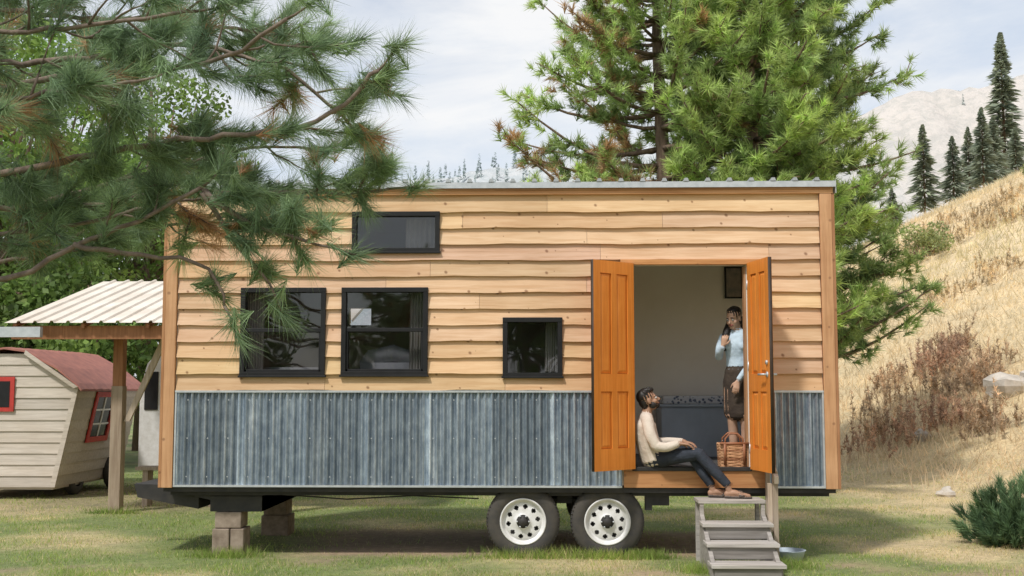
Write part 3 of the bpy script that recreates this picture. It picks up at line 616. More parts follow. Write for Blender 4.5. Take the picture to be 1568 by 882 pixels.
def wheel(cx,y0,cz,sg,par):
    b=MB()
    pr=[(.235,.01),(.25,-.005),(.30,-.012),(.345,-.004),(.372,.014),(.385,.035),(.385,.055),(.377,.057),(.377,.065),(.385,.067),(.385,.10),(.377,.102),(.377,.11),(.385,.112),(.385,.145),(.377,.147),(.377,.153),(.385,.155),(.383,.18),(.36,.21),(.30,.22),(.235,.2)]
    b.lathe([(r,y0+h*sg) for r,h in pr],(cx,0,cz),seg=64,m=0)
    for k in range(60):
        a=2*math.pi*k/60; c,s=math.cos(a),math.sin(a); b.tube([(cx+c*.374,y0+.004*sg,cz+s*.374),(cx+c*.386,y0+.03*sg,cz+s*.386)],.006,4)
    rp=[(.240,.0),(.243,-.006),(.232,-.010),(.222,.0),(.215,.03),(.205,.045),(.195,.05)]
    b.lathe([(r,y0+h*sg) for r,h in rp],(cx,0,cz),seg=64,m=1)
    seg=80; rad=[.195,.178,.168,.142,.130,.085,.07]; hy=[.05,.035,.033,.028,.025,.03,.012]; vs=[]
    for r,h in zip(rad,hy):
        for k in range(seg): a=2*math.pi*k/seg; vs.append((cx+r*math.cos(a),y0+h*sg,cz+r*math.sin(a)))
    fs=[]
    for i in range(len(rad)-1):
        for k in range(seg):
            if i==2 and (k%8) in (0,1,2,3): continue
            if i in (1,3) and (k%8) in (1,2): continue
            fs.append((i*seg+k,i*seg+(k+1)%seg,(i+1)*seg+(k+1)%seg,(i+1)*seg+k))
    b.add(vs,fs,1)
    b.lathe([(.24,y0+.09*sg),(.001,y0+.09*sg)],(cx,0,cz),seg=32,m=2)
    b.lathe([(.07,y0+.012*sg),(.045,y0+.012*sg),(.042,y0-.03*sg),(.03,y0-.04*sg),(.001,y0-.042*sg)],(cx,0,cz),seg=24,m=2)
    for k in range(6):
        a=2*math.pi*k/6; b.tube([(cx+.062*math.cos(a),y0+.02*sg,cz+.062*math.sin(a)),(cx+.062*math.cos(a),y0-.012*sg,cz+.062*math.sin(a))],.010,6,m=3)
    return b.build('wheel',[rubber,whitep,blackm,trimmetal],par,True)
for xx in (.27,1.15): wheel(xx,.045,.335,1,T); wheel(xx,2.455,.335,-1,T)
P=empty('concrete_pier',(-2.85,.3,0)); b=MB(); b.box(-3.02,-2.84,.12,.45,-.06,.24); b.box(-3.0,-2.72,.14,.43,.245,.415); b.box(-2.832,-2.69,.14,.43,-.06,.24); b.build('blocks',concrete,P,bevel=.01)
P=empty('concrete_pier',(-2.6,1.9,0)); b=MB(); b.box(-2.9,-2.57,1.75,2.1,-.06,.2); b.box(-2.88,-2.6,1.77,2.08,.205,.41); b.build('blocks',concrete,P,bevel=.01)
# steps
S=empty('wooden_steps',(2.37,-.6,0)); b=MB()
b.box(2.03,2.70,-.45,-.27,.575,.61,0,(1.1,1.1,1.1)); b.box(2.03,2.70,-.265,-.08,.573,.608)
for (y0,z) in ((-.45,.41),(-.73,.255),(-1.01,.10)):
    b.box(2.03,2.72,y0-.28,y0-.145,z-.035,z,0,(1.1,1.1,1.1)); b.box(2.03,2.72,y0-.14,y0,z-.034,z+.001)
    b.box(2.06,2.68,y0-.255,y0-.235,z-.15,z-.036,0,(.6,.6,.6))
for xx in (2.045,2.655):
    b.box(xx,xx+.04,-.44,-.38,-.05,.574); b.box(xx,xx+.04,-.14,-.08,-.05,.574)
    b.hexa([(xx-.001,-1.24,-.05),(xx+.041,-1.24,-.05),(xx+.041,-.44,-.05),(xx-.001,-.44,-.05),(xx-.001,-1.24,.05),(xx+.041,-1.24,.05),(xx+.041,-.44,.47),(xx-.001,-.44,.47)],0,(.8,.8,.8))
b.build('steps',stepw,S,bevel=.004)
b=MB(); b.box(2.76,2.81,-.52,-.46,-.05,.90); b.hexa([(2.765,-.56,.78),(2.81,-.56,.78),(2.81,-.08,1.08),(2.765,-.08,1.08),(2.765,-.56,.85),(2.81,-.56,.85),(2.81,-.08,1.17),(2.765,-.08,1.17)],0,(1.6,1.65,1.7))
b.box(2.715,2.758,-.50,-.46,.30,.78,0,(1.3,1.3,1.3)); b.box(2.77,2.815,-.10,-.062,-.05,1.2); b.build('handrail',oldwood,S,bevel=.003)
b=MB(); b.lathe([(.001,.0),(.14,.0),(.17,.09),(.18,.10),(.165,.10),(.13,.012),(.001,.012)],(2.98,-.12,-.02),axis='z',seg=32); b.build('enamel_basin',M('basin',(.45,.52,.58),(.32,.38,.42)),None,True)
# basket
K=empty('wicker_basket',(2.48,.16,.91)); b=MB(); bx,by=2.47,.10
for i in range(15):
    z=.915+.016*i; s=1+.012*i*.5; P=[]
    for k in range(41):
        a=2*math.pi*k/40; P.append((bx+math.copysign(abs(math.cos(a))**.6,math.cos(a))*.145*s,by+math.copysign(abs(math.sin(a))**.6,math.sin(a))*.10*s,z+.005*math.sin(k*math.pi/2+i*math.pi)))
    tn=(.55,.45,.4) if i in (4,5,10) else (1,1,1); b.tube(P,.0095,6,t=tn,cap=False)
for k in range(28):
    a=2*math.pi*k/28; c,s=math.copysign(abs(math.cos(a))**.6,math.cos(a)),math.copysign(abs(math.sin(a))**.6,math.sin(a))
    b.tube([(bx+c*.147,by+s*.102,.91),(bx+c*.158,by+s*.110,1.155)],.005,5)
for dy in (-.09,.09):
    b.tube([(bx-.10,by+dy,1.08),(bx-.09,by+dy*1.05,1.2),(bx-.04,by+dy*.8,1.25),(bx+.04,by+dy*.8,1.25),(bx+.09,by+dy*1.05,1.2),(bx+.10,by+dy,1.08)],.010,8,m=1)
b.box(bx-.14,bx+.14,by-.095,by+.095,.908,.92)
for dx in (-.10,.10): b.box(bx+dx-.012,bx+dx+.012,by-.125,by-.112,.93,1.16,1)
b.tube([(bx-.15,by-.113,1.15),(bx+.15,by-.113,1.15)],.014,8,m=1)
b.build('weave',[M('wicker',(.64,.37,.20),(.42,.22,.11),ns=40,tint=True,rough=.7),M('leather',(.36,.15,.07),(.25,.10,.05),rough=.5)],K,True)
# ============================================================ people
def ringsmooth(P,R,step=.014):
    oP=[];oR=[]; n=len(P)
    for i in range(n-1):
        p0,p1,p2,p3=[Vector(P[max(0,min(n-1,j))]) for j in (i-1,i,i+1,i+2)]; m=max(1,int((p2-p1).length/step))
        for j in range(m):
            t=j/m; oP.append(.5*((2*p1)+(-p0+p2)*t+(2*p0-5*p1+4*p2-p3)*t*t+(-p0+3*p1-3*p2+p3)*t**3))
            tt=t*t*(3-2*t); oR.append((R[i][0]*(1-tt)+R[i+1][0]*tt,R[i][1]*(1-tt)+R[i+1][1]*tt))
    oP.append(Vector(P[-1])); oR.append(R[-1]); return oP,oR
class Fig:
    def __init__(s): s.v=[];s.f=[];s.l=[]
    def loft(s,P,R,side,label,seg=16,smooth=True):
        R=[r if hasattr(r,'__len__') else (r,r) for r in R]
        if smooth: P,R=ringsmooth(P,R)
        P=[Vector(p) for p in P]; d0=(P[1]-P[0]).normalized(); d1=(P[-1]-P[-2]).normalized()
        a,b_=R[0],R[-1]; m0=min(a); m1=min(b_)
        P=[P[0]-d0*m0*.8*k for k in (1,.85,.5)]+P+[P[-1]+d1*m1*.8*k for k in (.5,.85,1)]
        R=[(a[0]*k,a[1]*k) for k in (.15,.55,.87)]+list(R)+[(b_[0]*k,b_[1]*k) for k in (.87,.55,.15)]
        n=len(P); base=len(s.v); side=Vector(side)
        for i in range(n):
            d=(P[min(i+1,n-1)]-P[max(i-1,0)]).normalized(); u=(side-d*side.dot(d)).normalized(); w=d.cross(u)
            for k in range(seg):
                an=2*math.pi*k/seg; s.v.append(P[i]+u*math.cos(an)*R[i][0]+w*math.sin(an)*R[i][1]); s.l.append(label)
        for i in range(n-1):
            for k in range(seg): s.f.append((base+i*seg+k,base+i*seg+(k+1)%seg,base+(i+1)*seg+(k+1)%seg,base+(i+1)*seg+k))
        s.f.append(tuple(base+k for k in range(seg))[::-1]); s.f.append(tuple(base+(n-1)*seg+k for k in range(seg)))
    def ell(s,c,ax,r,label,seg=18,rows=12):
        base=len(s.v); c=Vector(c)
        for i in range(rows+1):
            th=math.pi*(.02+.96*i/rows)
            for k in range(seg):
                ph=2*math.pi*k/seg; s.v.append(c+ax[0]*r[0]*math.sin(th)*math.cos(ph)+ax[1]*r[1]*math.sin(th)*math.sin(ph)+ax[2]*r[2]*math.cos(th)); s.l.append(label)
        for i in range(rows):
            for k in range(seg): s.f.append((base+i*seg+k,base+(i+1)*seg+k,base+(i+1)*seg+(k+1)%seg,base+i*seg+(k+1)%seg))
        s.f.append(tuple(base+k for k in range(seg))); s.f.append(tuple(base+rows*seg+k for k in range(seg))[::-1])
    def hand(s,w,d,n,th,label='skin',curl=.5,sc=1):
        w=Vector(w);d=Vector(d).normalized();n=Vector(n);n=(n-d*n.dot(d)).normalized();t=d.cross(n).normalized()
        if t.dot(Vector(th))<0: t=-t
        s.loft([w,w+d*.03*sc,w+d*.085*sc],[(.026*sc,.019*sc),(.034*sc,.017*sc),(.040*sc,.013*sc)],t,label,12)
        for i,(o,L) in enumerate(((.030,.070),(.010,.078),(-.011,.072),(-.031,.056))):
            p=w+d*(.082-.004*abs(i-1))*sc+t*o*sc; dd=(d+t*o*2.5).normalized(); P=[p-dd*.02*sc,p]; ang=0
            for q,fr in enumerate((.45,.30,.25)):
                ang+=curl*(.5,.8,.6)[q]; P.append(P[-1]+(dd*math.cos(ang)+n*math.sin(ang))*L*fr*sc)
            s.loft(P,[.0095*sc,.0092*sc,.0088*sc,.0080*sc,.0070*sc],t,label,8)
        p=w+d*.022*sc+t*.025*sc; d1=(d*.65+t*.75+n*.25).normalized(); d2=(d*.9+t*.3+n*.4).normalized()
        s.loft([p-d1*.01*sc,p+d1*.032*sc,p+d1*.032*sc+d2*.03*sc,p+d1*.032*sc+d2*.05*sc],[.014*sc,.0115*sc,.0095*sc,.008*sc],n,label,8)
    def head(s,c,f,up,hair,sc=1,beard=False):
        c=Vector(c);f=Vector(f).normalized();up=Vector(up);up=(up-f*up.dot(f)).normalized();r=f.cross(up); ax=(r,f,up)
        L=lambda a,b,z:c+r*a*sc+f*b*sc+up*z*sc
        E=lambda a,b,z,ra,rb,rz,l:s.ell(L(a,b,z),ax,(ra*sc,rb*sc,rz*sc),l)
        E(0,-.008,.03,.074,.092,.088,'skin'); E(0,.022,-.035,.060,.068,.075,'skin'); E(0,.058,-.088,.030,.026,.024,'beard' if beard else 'skin')
        E(0,.074,.022,.050,.016,.012,'skin')
        s.loft([L(0,.084,.012),L(0,.098,-.012),L(0,.108,-.030)],[.008*sc,.010*sc,.014*sc],r,'skin',10)
        E(0,.088,-.060,.024,.010,.009,'lips')
        for sg in (-1,1):
            E(sg*.075,-.005,-.008,.010,.019,.031,'skin'); E(sg*.044,.055,-.030,.022,.025,.022,'skin')
            E(sg*.032,.088,.024,.018,.006,.0045,'hair')
        if beard:
            for sg in (-1,1): E(sg*.052,.018,-.062,.016,.042,.034,'beard')
            E(0,.060,-.080,.040,.030,.028,'beard'); E(0,.092,-.046,.028,.009,.0055,'beard')
        s.eyes=[(L(sg*.031,.079,.0),L(sg*.031,.0895,.0),.012*sc,.0055*sc) for sg in (-1,1)]
        if hair=='short':
            E(0,-.025,.055,.083,.092,.084,'hair'); E(0,-.06,.0,.070,.050,.07,'hair')
            for k in range(26):
                a=rng.uniform(0,6.28); q=rng.uniform(0,1)**.5; E(.062*q*math.cos(a),.005+.075*q*math.sin(a),.125-.035*q*q,.022,.022,.022,'hair')
        else:
            E(0,-.028,.050,.085,.094,.086,'hair'); E(0,-.010,.088,.070,.076,.042,'hair'); E(0,-.055,-.02,.076,.052,.09,'hair')
        return L
    def finish(s,name,mats,par,voxel=.0055,sm=3):
        me=bpy.data.meshes.new(name+'_src'); me.from_pydata([tuple(v) for v in s.v],[],s.f); me.update()
        o=bpy.data.objects.new(name+'_src',me); COL.objects.link(o)
        r=o.modifiers.new('r','REMESH'); r.mode='VOXEL'; r.voxel_size=voxel; q=o.modifiers.new('s','SMOOTH'); q.factor=.5; q.iterations=sm
        dg=bpy.context.evaluated_depsgraph_get(); nm=bpy.data.meshes.new_from_object(o.evaluated_get(dg)); bpy.data.objects.remove(o)
        nm.name=name; nm.materials.clear(); labs=list(mats); 
        for l in labs: nm.materials.append(mats[l])
        kd=kdtree.KDTree(len(s.v))
        for i,v in enumerate(s.v): kd.insert(v,i)
        kd.balance()
        for p in nm.polygons:
            p.use_smooth=True; p.material_index=labs.index(s.l[kd.find(p.center)[1]])
        ob=bpy.data.objects.new(name,nm); link(ob,par)
        b=MB()
        for (a,c,r1,r2) in s.eyes:
            for (cc_,rr,mi) in ((a,r1,0),(c,r2,1)):
                b.add([tuple(cc_+Vector((math.sin(t_)*math.cos(p_),math.sin(t_)*math.sin(p_),math.cos(t_)))*rr) for t_ in np.linspace(.01,3.13,9) for p_ in np.linspace(0,2*math.pi,12,endpoint=False)],[(i*12+k,(i+1)*12+k,(i+1)*12+(k+1)%12,i*12+(k+1)%12) for i in range(8) for k in range(12)],mi)
        b.build('eyes',[M('eye_white',(.7,.68,.65)),M('iris',(.03,.02,.015))],par,True)
def cloth(name,c1,c2,ns=9,bs=.6): return M(name,c1,c2,ns=ns,rough=.9,bmp=bs,bd=.03,spec=.15)
haird=M('dark_hair',(.022,.017,.014),(.010,.008,.007),scale=(4,4,1),ns=20,rough=.45,bmp=.4)
# --- man
W=empty('seated_man',(1.62,.05,.905)); F_=Fig(); sd=(0,1,0)
F_.loft([(1.635,.07,.985),(1.605,.07,1.08),(1.565,.07,1.22),(1.555,.07,1.33),(1.56,.07,1.40)],[(.180,.128),(.175,.128),(.178,.125),(.19,.115),(.13,.085)],sd,'top')
F_.loft([(1.565,-.09,1.385),(1.56,.07,1.41),(1.565,.23,1.385)],[.062,.075,.062],(0,0,1),'top')
F_.loft([(1.562,.065,1.40),(1.575,.06,1.50)],[.058,.054],sd,'skin')
F_.loft([(1.558,.065,1.42),(1.563,.065,1.44)],[.075,.066],sd,'top')
F_.head((1.592,.05,1.595),(.84,.0,.36),(-.3,0,1),'short',1.0,True)
F_.loft([(1.565,-.10,1.375),(1.585,-.16,1.25),(1.64,-.19,1.13)],[.064,.060,.054],sd,'top'); F_.loft([(1.64,-.19,1.13),(1.74,-.205,1.12),(1.85,-.21,1.155)],[.054,.048,.042],sd,'top')
F_.loft([(1.84,-.21,1.152),(1.885,-.21,1.158)],[.028,.025],sd,'skin'); F_.hand((1.88,-.21,1.158),(1,.02,-.12),(0,0,-1),(0,1,0),curl=.45)
F_.loft([(1.57,.24,1.375),(1.62,.27,1.25),(1.69,.25,1.15)],[.062,.058,.052],sd,'top'); F_.loft([(1.69,.25,1.15),(1.80,.17,1.16),(1.93,.06,1.165)],[.052,.046,.038],sd,'top')
F_.loft([(1.92,.065,1.165),(1.96,.03,1.165)],[.027,.025],sd,'skin'); F_.hand((1.955,.035,1.163),(.85,-.4,-.15),(0,0,-1),(0,-1,0),curl=.5)
F_.loft([(1.64,.07,.965),(1.70,.05,.97)],[(.145,.070),(.14,.075)],sd,'jeans')
F_.loft([(1.70,-.04,.99),(1.86,-.12,1.025),(2.075,-.20,1.055)],[.088,.078,.062],sd,'jeans'); F_.loft([(2.075,-.20,1.055),(2.20,-.235,.91),(2.345,-.26,.755)],[.062,.058,.046],sd,'jeans')
F_.loft([(1.70,.13,.99),(1.84,.07,1.01),(2.03,-.045,1.03)],[.088,.078,.062],sd,'jeans'); F_.loft([(2.03,-.045,1.03),(2.11,-.12,.88),(2.20,-.15,.745)],[.062,.056,.046],sd,'jeans')
for (ax_,ay,az,tx,ty) in ((2.355,-.262,.745,.24,-.03),(2.205,-.152,.735,.24,-.01)):
    F_.loft([(ax_-.005,ay,az),(ax_+.015,ay,.68)],[.032,.032],sd,'skin')
    F_.loft([(ax_-.015,ay,.655),(ax_+.06,ay+ty*.3,.665),(ax_+.14,ay+ty*.6,.650),(ax_+tx-.03,ay+ty,.640)],[(.030,.030),(.036,.034),(.042,.022),(.036,.016)],sd,'skin')
    F_.loft([(ax_-.03,ay,.625),(ax_+.1,ay+ty*.5,.622),(ax_+tx-.01,ay+ty,.622)],[(.036,.012),(.042,.012),(.040,.012)],sd,'sandal',smooth=True)
    F_.loft([(ax_+.13,ay+ty*.6-.04,.635),(ax_+.12,ay+ty*.6,.683),(ax_+.13,ay+ty*.6+.04,.635)],[(.026,.008)]*3,(1,0,0),'sandal')
F_.finish('body',{'skin':M('man_skin',(.40,.235,.155),(.34,.19,.12),ns=14,rough=.55),'lips':M('man_lips',(.34,.16,.12)),'hair':haird,'beard':haird,
 'top':cloth('cream_sweater',(.70,.62,.53),(.56,.49,.41)),'jeans':cloth('dark_jeans',(.05,.058,.075),(.03,.035,.045)),'sandal':M('sandal',(.10,.075,.06),(.05,.04,.035),rough=.6)},W)
# --- woman
W=empty('standing_woman',(2.62,.36,.905)); F_=Fig(); lf=Vector((.90,-.43,0)); fb=Vector((-.43,-.90,0)); o=Vector((2.59,.38,0))
def Q(l,f,z): return o+lf*l+fb*f+Vector((0,0,z))
F_.loft([Q(0,0,1.96),Q(0,.0,2.05),Q(0,.01,2.17),Q(0,.0,2.26),Q(0,-.01,2.32)],[(.130,.100),(.128,.097),(.144,.110),(.152,.090),(.085,.06)],lf,'top')
for sg in (-1,1): F_.ell(Q(sg*.06,.07,2.17),(lf,fb,Vector((0,0,1))),(.058,.05,.055),'top')
F_.loft([Q(-.135,0,2.285),Q(0,0,2.315),Q(.135,0,2.285)],[.048,.055,.048],(0,0,1),'top')
F_.loft([Q(0,0,2.30),Q(-.008,.018,2.40)],[.046,.042],lf,'skin'); F_.loft([Q(0,.002,2.325),Q(0,.004,2.345)],[.062,.054],lf,'top')
L=F_.head(Q(-.028,.035,2.475),(-.62,-.72,-.26),(-.15,-.12,1),'long',.98)
F_.loft([L(.05,-.05,.03),L(.082,-.015,-.06),Q(-.105,.05,2.34),Q(-.125,.085,2.24),Q(-.125,.09,2.13)],[(.040,.035),(.038,.032),(.042,.03),(.036,.024),(.018,.012)],lf,'hair')
F_.loft([L(0,-.075,.0),Q(-.01,-.06,2.38),Q(-.01,-.085,2.25),Q(0,-.095,2.12)],[(.06,.04),(.07,.035),(.075,.03),(.05,.015)],lf,'hair')
F_.loft([Q(-.155,.0,2.275),Q(-.185,.04,2.17),Q(-.19,.07,2.06)],[.050,.046,.042],lf,'top')
F_.loft([Q(-.19,.07,2.06),Q(-.165,.14,2.11),Q(-.12,.175,2.16)],[.042,.038,.032],lf,'top'); F_.loft([Q(-.122,.173,2.155),Q(-.11,.18,2.185)],[.022,.020],lf,'skin')
F_.hand(Q(-.11,.18,2.18),(.25,-.1,1),(.2,.9,.1),(.9,-.4,0),curl=.75,sc=.9)
F_.loft([Q(.155,.0,2.275),Q(.185,.03,2.15),Q(.19,.07,2.02)],[.048,.043,.038],lf,'top'); F_.loft([Q(.19,.07,2.02),Q(.12,.15,1.91),Q(.06,.19,1.82)],[.038,.034,.028],lf,'top')
F_.loft([Q(.062,.188,1.825),Q(.045,.195,1.79)],[.021,.019],lf,'skin'); F_.hand(Q(.046,.195,1.795),(-.25,-.05,-1),(.2,.9,0),(-1,.3,0),curl=.4,sc=.9)
F_.loft([Q(0,0,1.95),Q(0,0,1.90),Q(0,-.01,1.78),Q(0,.0,1.60),Q(0,.01,1.45)],[(.125,.094),(.15,.112),(.172,.128),(.170,.118),(.165,.105)],lf,'skirt')
for sg in (-1,1):
    F_.loft([Q(sg*.08,0,1.70),Q(sg*.078,.01,1.55),Q(sg*.072,.015,1.40),Q(sg*.07,-.015,1.24),Q(sg*.066,-.01,1.0)],[.07,.062,.052,.052,.034],lf,'skin')
    F_.loft([Q(sg*.066,-.02,.965),Q(sg*.07,.06,.95),Q(sg*.075,.14,.935)],[(.034,.034),(.040,.03),(.036,.022)],lf,'shoe')
    F_.loft([Q(sg*.066,-.01,.95),Q(sg*.066,-.01,1.03)],[.042,.040],lf,'shoe')
F_.finish('body',{'skin':M('woman_skin',(.56,.36,.26),(.49,.30,.20),ns=14,rough=.5),'lips':M('woman_lips',(.45,.16,.13)),'hair':haird,'beard':haird,
 'top':cloth('chambray_shirt',(.56,.68,.78),(.44,.55,.65)),'skirt':cloth('dark_skirt',(.08,.062,.048),(.045,.035,.03)),'shoe':M('shoe',(.03,.025,.02))},W)
# ============================================================ carport
Cp=empty('carport',(-5,5.3,0)); b=MB()
def rz_(y): return 2.62+(y-3.5)*(3.52-2.62)/(7.0-3.5)
xs=[]; x=-6.95; vs=[]
while x<-2.2:
    for dx,dz in ((0,0),(.17,0),(.185,.03),(.215,.03),(.23,0)): xs.append((x+dx,dz))
    x+=.23
for y in (3.5,7.0): vs+=[(xx,y,rz_(y)+dz) for xx,dz in xs]
m=len(xs); b.add(vs,[(i,i+1,m+i+1,m+i) for i in range(m-1)]); b.build('metal_roof',roofc,Cp)
b=MB(); b.box(-6.9,-2.3,3.62,3.70,2.40,2.585); b.box(-6.9,-2.3,6.7,6.78,3.2,3.38)
for xx in (-6.85,-5.9,-5.0,-4.1,-3.2): b.hexa([(xx,3.55,2.55),(xx+.05,3.55,2.55),(xx+.05,6.95,3.42),(xx,6.95,3.42),(xx,3.55,2.61),(xx+.05,3.55,2.61),(xx+.05,6.95,3.49),(xx,6.95,3.49)])
b.box(-5.66,-5.52,4.15,4.30,1.75,2.47); b.box(-5.62,-5.56,3.71,4.4,2.44,2.56)
b.build('beams',brownw,Cp)
b=MB(); b.box(-5.67,-5.51,4.14,4.31,-.06,1.75,0,(.9,.85,.8)); b.box(-3.3,-3.15,4.15,4.3,-.05,2.5); b.box(-5.65,-5.5,6.7,6.84,-.05,3.2,0,(.8,.7,.6)); b.box(-3.3,-3.15,6.7,6.84,-.05,3.2)
b.hexa([(-5.5,4.2,1.25),(-5.42,4.2,1.25),(-5.42,4.25,1.25),(-5.5,4.25,1.25),(-5.0,4.2,2.42),(-4.9,4.2,2.42),(-4.9,4.25,2.42),(-5.0,4.25,2.42)],0,(1.3,1.3,1.3))
b.hexa([(-5.45,6.2,1.55),(-5.37,6.2,1.55),(-5.37,6.25,1.55),(-5.45,6.25,1.55),(-4.9,4.6,2.6),(-4.8,4.6,2.6),(-4.8,4.65,2.6),(-4.9,4.65,2.6)],0,(1.2,1.2,1.2))
b.build('posts',oldwood,Cp)
b=MB(); b.box(-7.0,-6.4,3.40,3.49,2.42,2.56); b.build('gutter',trimmetal,Cp)
# wagon
Wg=empty('shepherd_wagon',(-8.1,7.4,0)); cx=-8.1; y0,y1=6.0,8.8
b=MB(); nrow=12
def hw(z):
    if z<1.75: return .85+(z-.16)/(1.59)*.34
    return float(np.interp(z,[1.75,2.0,2.27],[1.19,.85,.35]))
for i in range(nrow+1):
    za=.16+i*.1758; zb=min(za+.1758,2.268)
    if zb<=za: break
    a,c=hw(za),hw(zb); v=random.uniform(.85,1.1); tn=(v,v,v)
    b.hexa([(cx-a,y0-.025,za),(cx+a,y0-.025,za),(cx+a,y0+.02,za),(cx-a,y0+.02,za),(cx-c,y0-.006,zb),(cx+c,y0-.006,zb),(cx+c,y0+.02,zb),(cx-c,y0+.02,zb)],0,tn)
    if zb<=1.80:
        for sg in (-1,1):
            q=[(cx+sg*(a+.02),y0-.02,za),(cx+sg*(a+.02),y1,za),(cx+sg*(a-.02),y1,za),(cx+sg*(a-.02),y0-.02,za),(cx+sg*(c+.004),y0-.02,zb),(cx+sg*(c+.004),y1,zb),(cx+sg*(c-.03),y1,zb),(cx+sg*(c-.03),y0-.02,zb)]
            b.hexa(q,0,tn)
b.hexa([(cx-.85,y1-.05,.16),(cx+.85,y1-.05,.16),(cx+.85,y1,.16),(cx-.85,y1,.16),(cx-1.19,y1-.05,1.75),(cx+1.19,y1-.05,1.75),(cx+1.19,y1,1.75),(cx-1.19,y1,1.75)])
b.box(cx-.83,cx+.83,y0+.03,y1-.06,.12,.2)
b.build('walls',greysid,Wg)
b=MB(); 
for sg in (-1,1):
    pr=[(1.27,1.70),(1.19,1.79),(.87,2.04),(.36,2.32),(0,2.37)]
    for (a,za),(c,zb) in zip(pr,pr[1:]):
        n=10
        for i in range(n):
            ya=y0-.08+(y1-y0+.16)*i/n; yb=y0-.08+(y1-y0+.16)*(i+1)/n-.006
            tv_=random.uniform(.8,1.15)
            b.add([(cx+sg*a,ya,za),(cx+sg*a,yb,za+.012),(cx+sg*c,yb,zb+.012),(cx+sg*c,ya,zb),(cx+sg*a,ya,za-.03),(cx+sg*a,yb,za-.03),(cx+sg*c,yb,zb-.03),(cx+sg*c,ya,zb-.03)],[(0,1,2,3),(4,7,6,5),(0,3,7,4),(1,5,6,2),(0,4,5,1),(3,2,6,7)])
b.build('roof',redroof,Wg)
b=MB()
for sg in (-1,1):
    b.hexa([(cx+sg*.80,y0-.04,.16),(cx+sg*.88,y0-.04,.16),(cx+sg*.88,y0-.026,.16),(cx+sg*.80,y0-.026,.16),(cx+sg*1.13,y0-.04,1.74),(cx+sg*1.21,y0-.04,1.74),(cx+sg*1.21,y0-.026,1.74),(cx+sg*1.13,y0-.026,1.74)],0)
    b.hexa([(cx+sg*1.15,y0-.10,1.72),(cx+sg*1.22,y0-.10,1.74),(cx+sg*1.22,y0-.03,1.74),(cx+sg*1.15,y0-.03,1.72),(cx+sg*.34,y0-.10,2.26),(cx+sg*.36,y0-.10,2.32),(cx+sg*.36,y0-.03,2.32),(cx+sg*.34,y0-.03,2.26)],0)
b.build('trim',greysid,Wg)
def sidewin(sg,ya,yb,za,zb):
    b=MB(); A=lambda y,z,o_:(cx+sg*(hw(z)+.02+o_),y,z)
    def bar(y_0,y_1,z_0,z_1,m,th): b.hexa([A(y_0,z_0,.0),A(y_1,z_0,.0),A(y_1,z_0,th),A(y_0,z_0,th),A(y_0,z_1,.0),A(y_1,z_1,.0),A(y_1,z_1,th),A(y_0,z_1,th)],m)
    bar(ya,yb,za,zb,1,.008); f=.09
    bar(ya,ya+f,za,zb,0,.035);bar(yb-f,yb,za,zb,0,.035);bar(ya+f,yb-f,za,za+f,0,.034);bar(ya+f,yb-f,zb-f,zb,0,.034)
    ym=(ya+yb)/2; bar(ym-.02,ym+.02,za+f,zb-f,2,.022); 
    for q in (.36,.64): bar(ya+f,yb-f,za+(zb-za)*q-.015,za+(zb-za)*q+.015,2,.020)
    b.build('window',[redp,M('dark_pane',(.03,.035,.04),(.02,.02,.02),rough=.1),whitep],Wg)
sidewin(1,6.75,7.65,.82,1.66)
b=MB(); b.box(cx-.18,cx+.18,y0-.05,y0-.028,1.35,1.9,0); b.box(cx-.11,cx+.11,y0-.056,y0-.051,1.42,1.83,1); b.build('gable_window',[redp,black],Wg)
b=MB()
for (wx,wy) in ((cx+.95,8.2),(cx-.95,8.2),(cx+.8,6.9),(cx-.8,6.9)):
    b.M=Matrix.Translation((wx,wy,.26))@Matrix.Rotation(math.pi/2,4,'Z'); b.lathe([(.16,-.07),(.27,-.07),(.3,-.04),(.3,.04),(.27,.07),(.16,.07),(.001,.05)],(0,0,0),seg=28); b.M=Matrix.Identity(4)
b.build('wheels',rubber,Wg,True)
Cm=empty('white_camper',(-5.0,8,0)); b=MB()
out=[(.0,.35),(.0,1.7),(.12,2.15),(.4,2.42),(.8,2.5),(2.6,2.5),(2.6,.35),(.3,.35)]
vs=[(-6.42+a,7.4,z) for a,z in out]+[(-6.42+a,9.3,z) for a,z in out]; n=len(out)
b.add(vs,[tuple(range(n)),tuple(range(n,2*n))[::-1]]+[(i,n+i,n+(i+1)%n,(i+1)%n) for i in range(n)]); b.build('body',whitep,Cm,bevel=.02)
b=MB(); b.box(-6.33,-6.1,7.385,7.398,1.35,2.0); b.box(-5.3,-4.5,7.385,7.398,1.3,2.0); b.build('window',black,Cm)
b=MB(); b.lathe([(.1,-.07),(.28,-.07),(.3,0),(.28,.1),(.1,.1)],(-5.2,7.4,.28),seg=28); b.build('wheel',rubber,Cm,True)
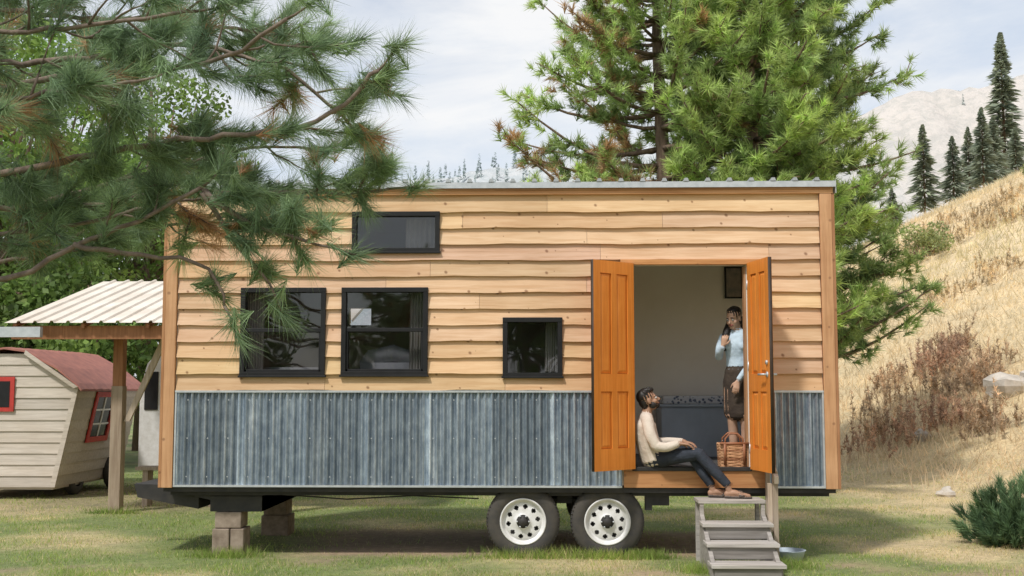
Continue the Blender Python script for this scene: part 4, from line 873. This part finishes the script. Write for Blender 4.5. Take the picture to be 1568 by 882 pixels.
Bn=empty('wooden_bench',(-5.2,5.2,0)); b=MB(); b.box(-5.6,-4.3,5.0,5.3,.50,.55); b.box(-5.5,-5.42,5.03,5.27,-.05,.50); b.box(-4.5,-4.42,5.03,5.27,-.05,.50); b.build('seat',oldwood,Bn)
# ============================================================ world, sun, camera
w=bpy.data.worlds.new('World'); scene.world=w; w.use_nodes=True; nt=w.node_tree; bg=nt.nodes['Background']
sky=nt.nodes.new('ShaderNodeTexSky'); sky.sky_type='NISHITA'; sky.sun_disc=False; sky.sun_elevation=math.radians(54); sky.sun_rotation=math.radians(215)
nt.links.new(sky.outputs[0],bg.inputs[0]); bg.inputs[1].default_value=.15
tc=nt.nodes.new('ShaderNodeTexCoord'); mp=nt.nodes.new('ShaderNodeMapping'); mp.inputs['Scale'].default_value=(1,1,2.6); nt.links.new(tc.outputs['Generated'],mp.inputs[0])
f=noise(nt,mp.outputs[0],2.6,7,.58,.5); cf=ramp(nt,f,[(.38,(.5,.5,.5)),(.58,(.96,.96,.96))])
bg2=nt.nodes.new('ShaderNodeBackground'); bg2.inputs[1].default_value=.97
nt.links.new(ramp(nt,noise(nt,mp.outputs[0],5,7,.6),[(.32,(.83,.88,.95)),(.62,(1,1,1))]),bg2.inputs[0])
ms=nt.nodes.new('ShaderNodeMixShader'); nt.links.new(cf,ms.inputs[0]); nt.links.new(bg.outputs[0],ms.inputs[1]); nt.links.new(bg2.outputs[0],ms.inputs[2]); nt.links.new(ms.outputs[0],nt.nodes['World Output'].inputs[0])
sl=bpy.data.lights.new('sun','SUN'); sl.energy=3.1; sl.angle=math.radians(5.0); sl.color=(1,.96,.91); so=bpy.data.objects.new('sun',sl); COL.objects.link(so)
a=math.radians(35); el=math.radians(54); so.rotation_euler=Vector((math.cos(el)*math.sin(a),math.cos(el)*math.cos(a),-math.sin(el))).to_track_quat('-Z','Y').to_euler(); so.location=(-8,-12,15)
cam=bpy.data.cameras.new('camera'); co=bpy.data.objects.new('camera',cam); COL.objects.link(co); co.location=(.47,-12,1.73); co.rotation_euler=(math.radians(95),0,math.radians(1.5)); cam.lens=40; cam.clip_end=3000; scene.camera=co
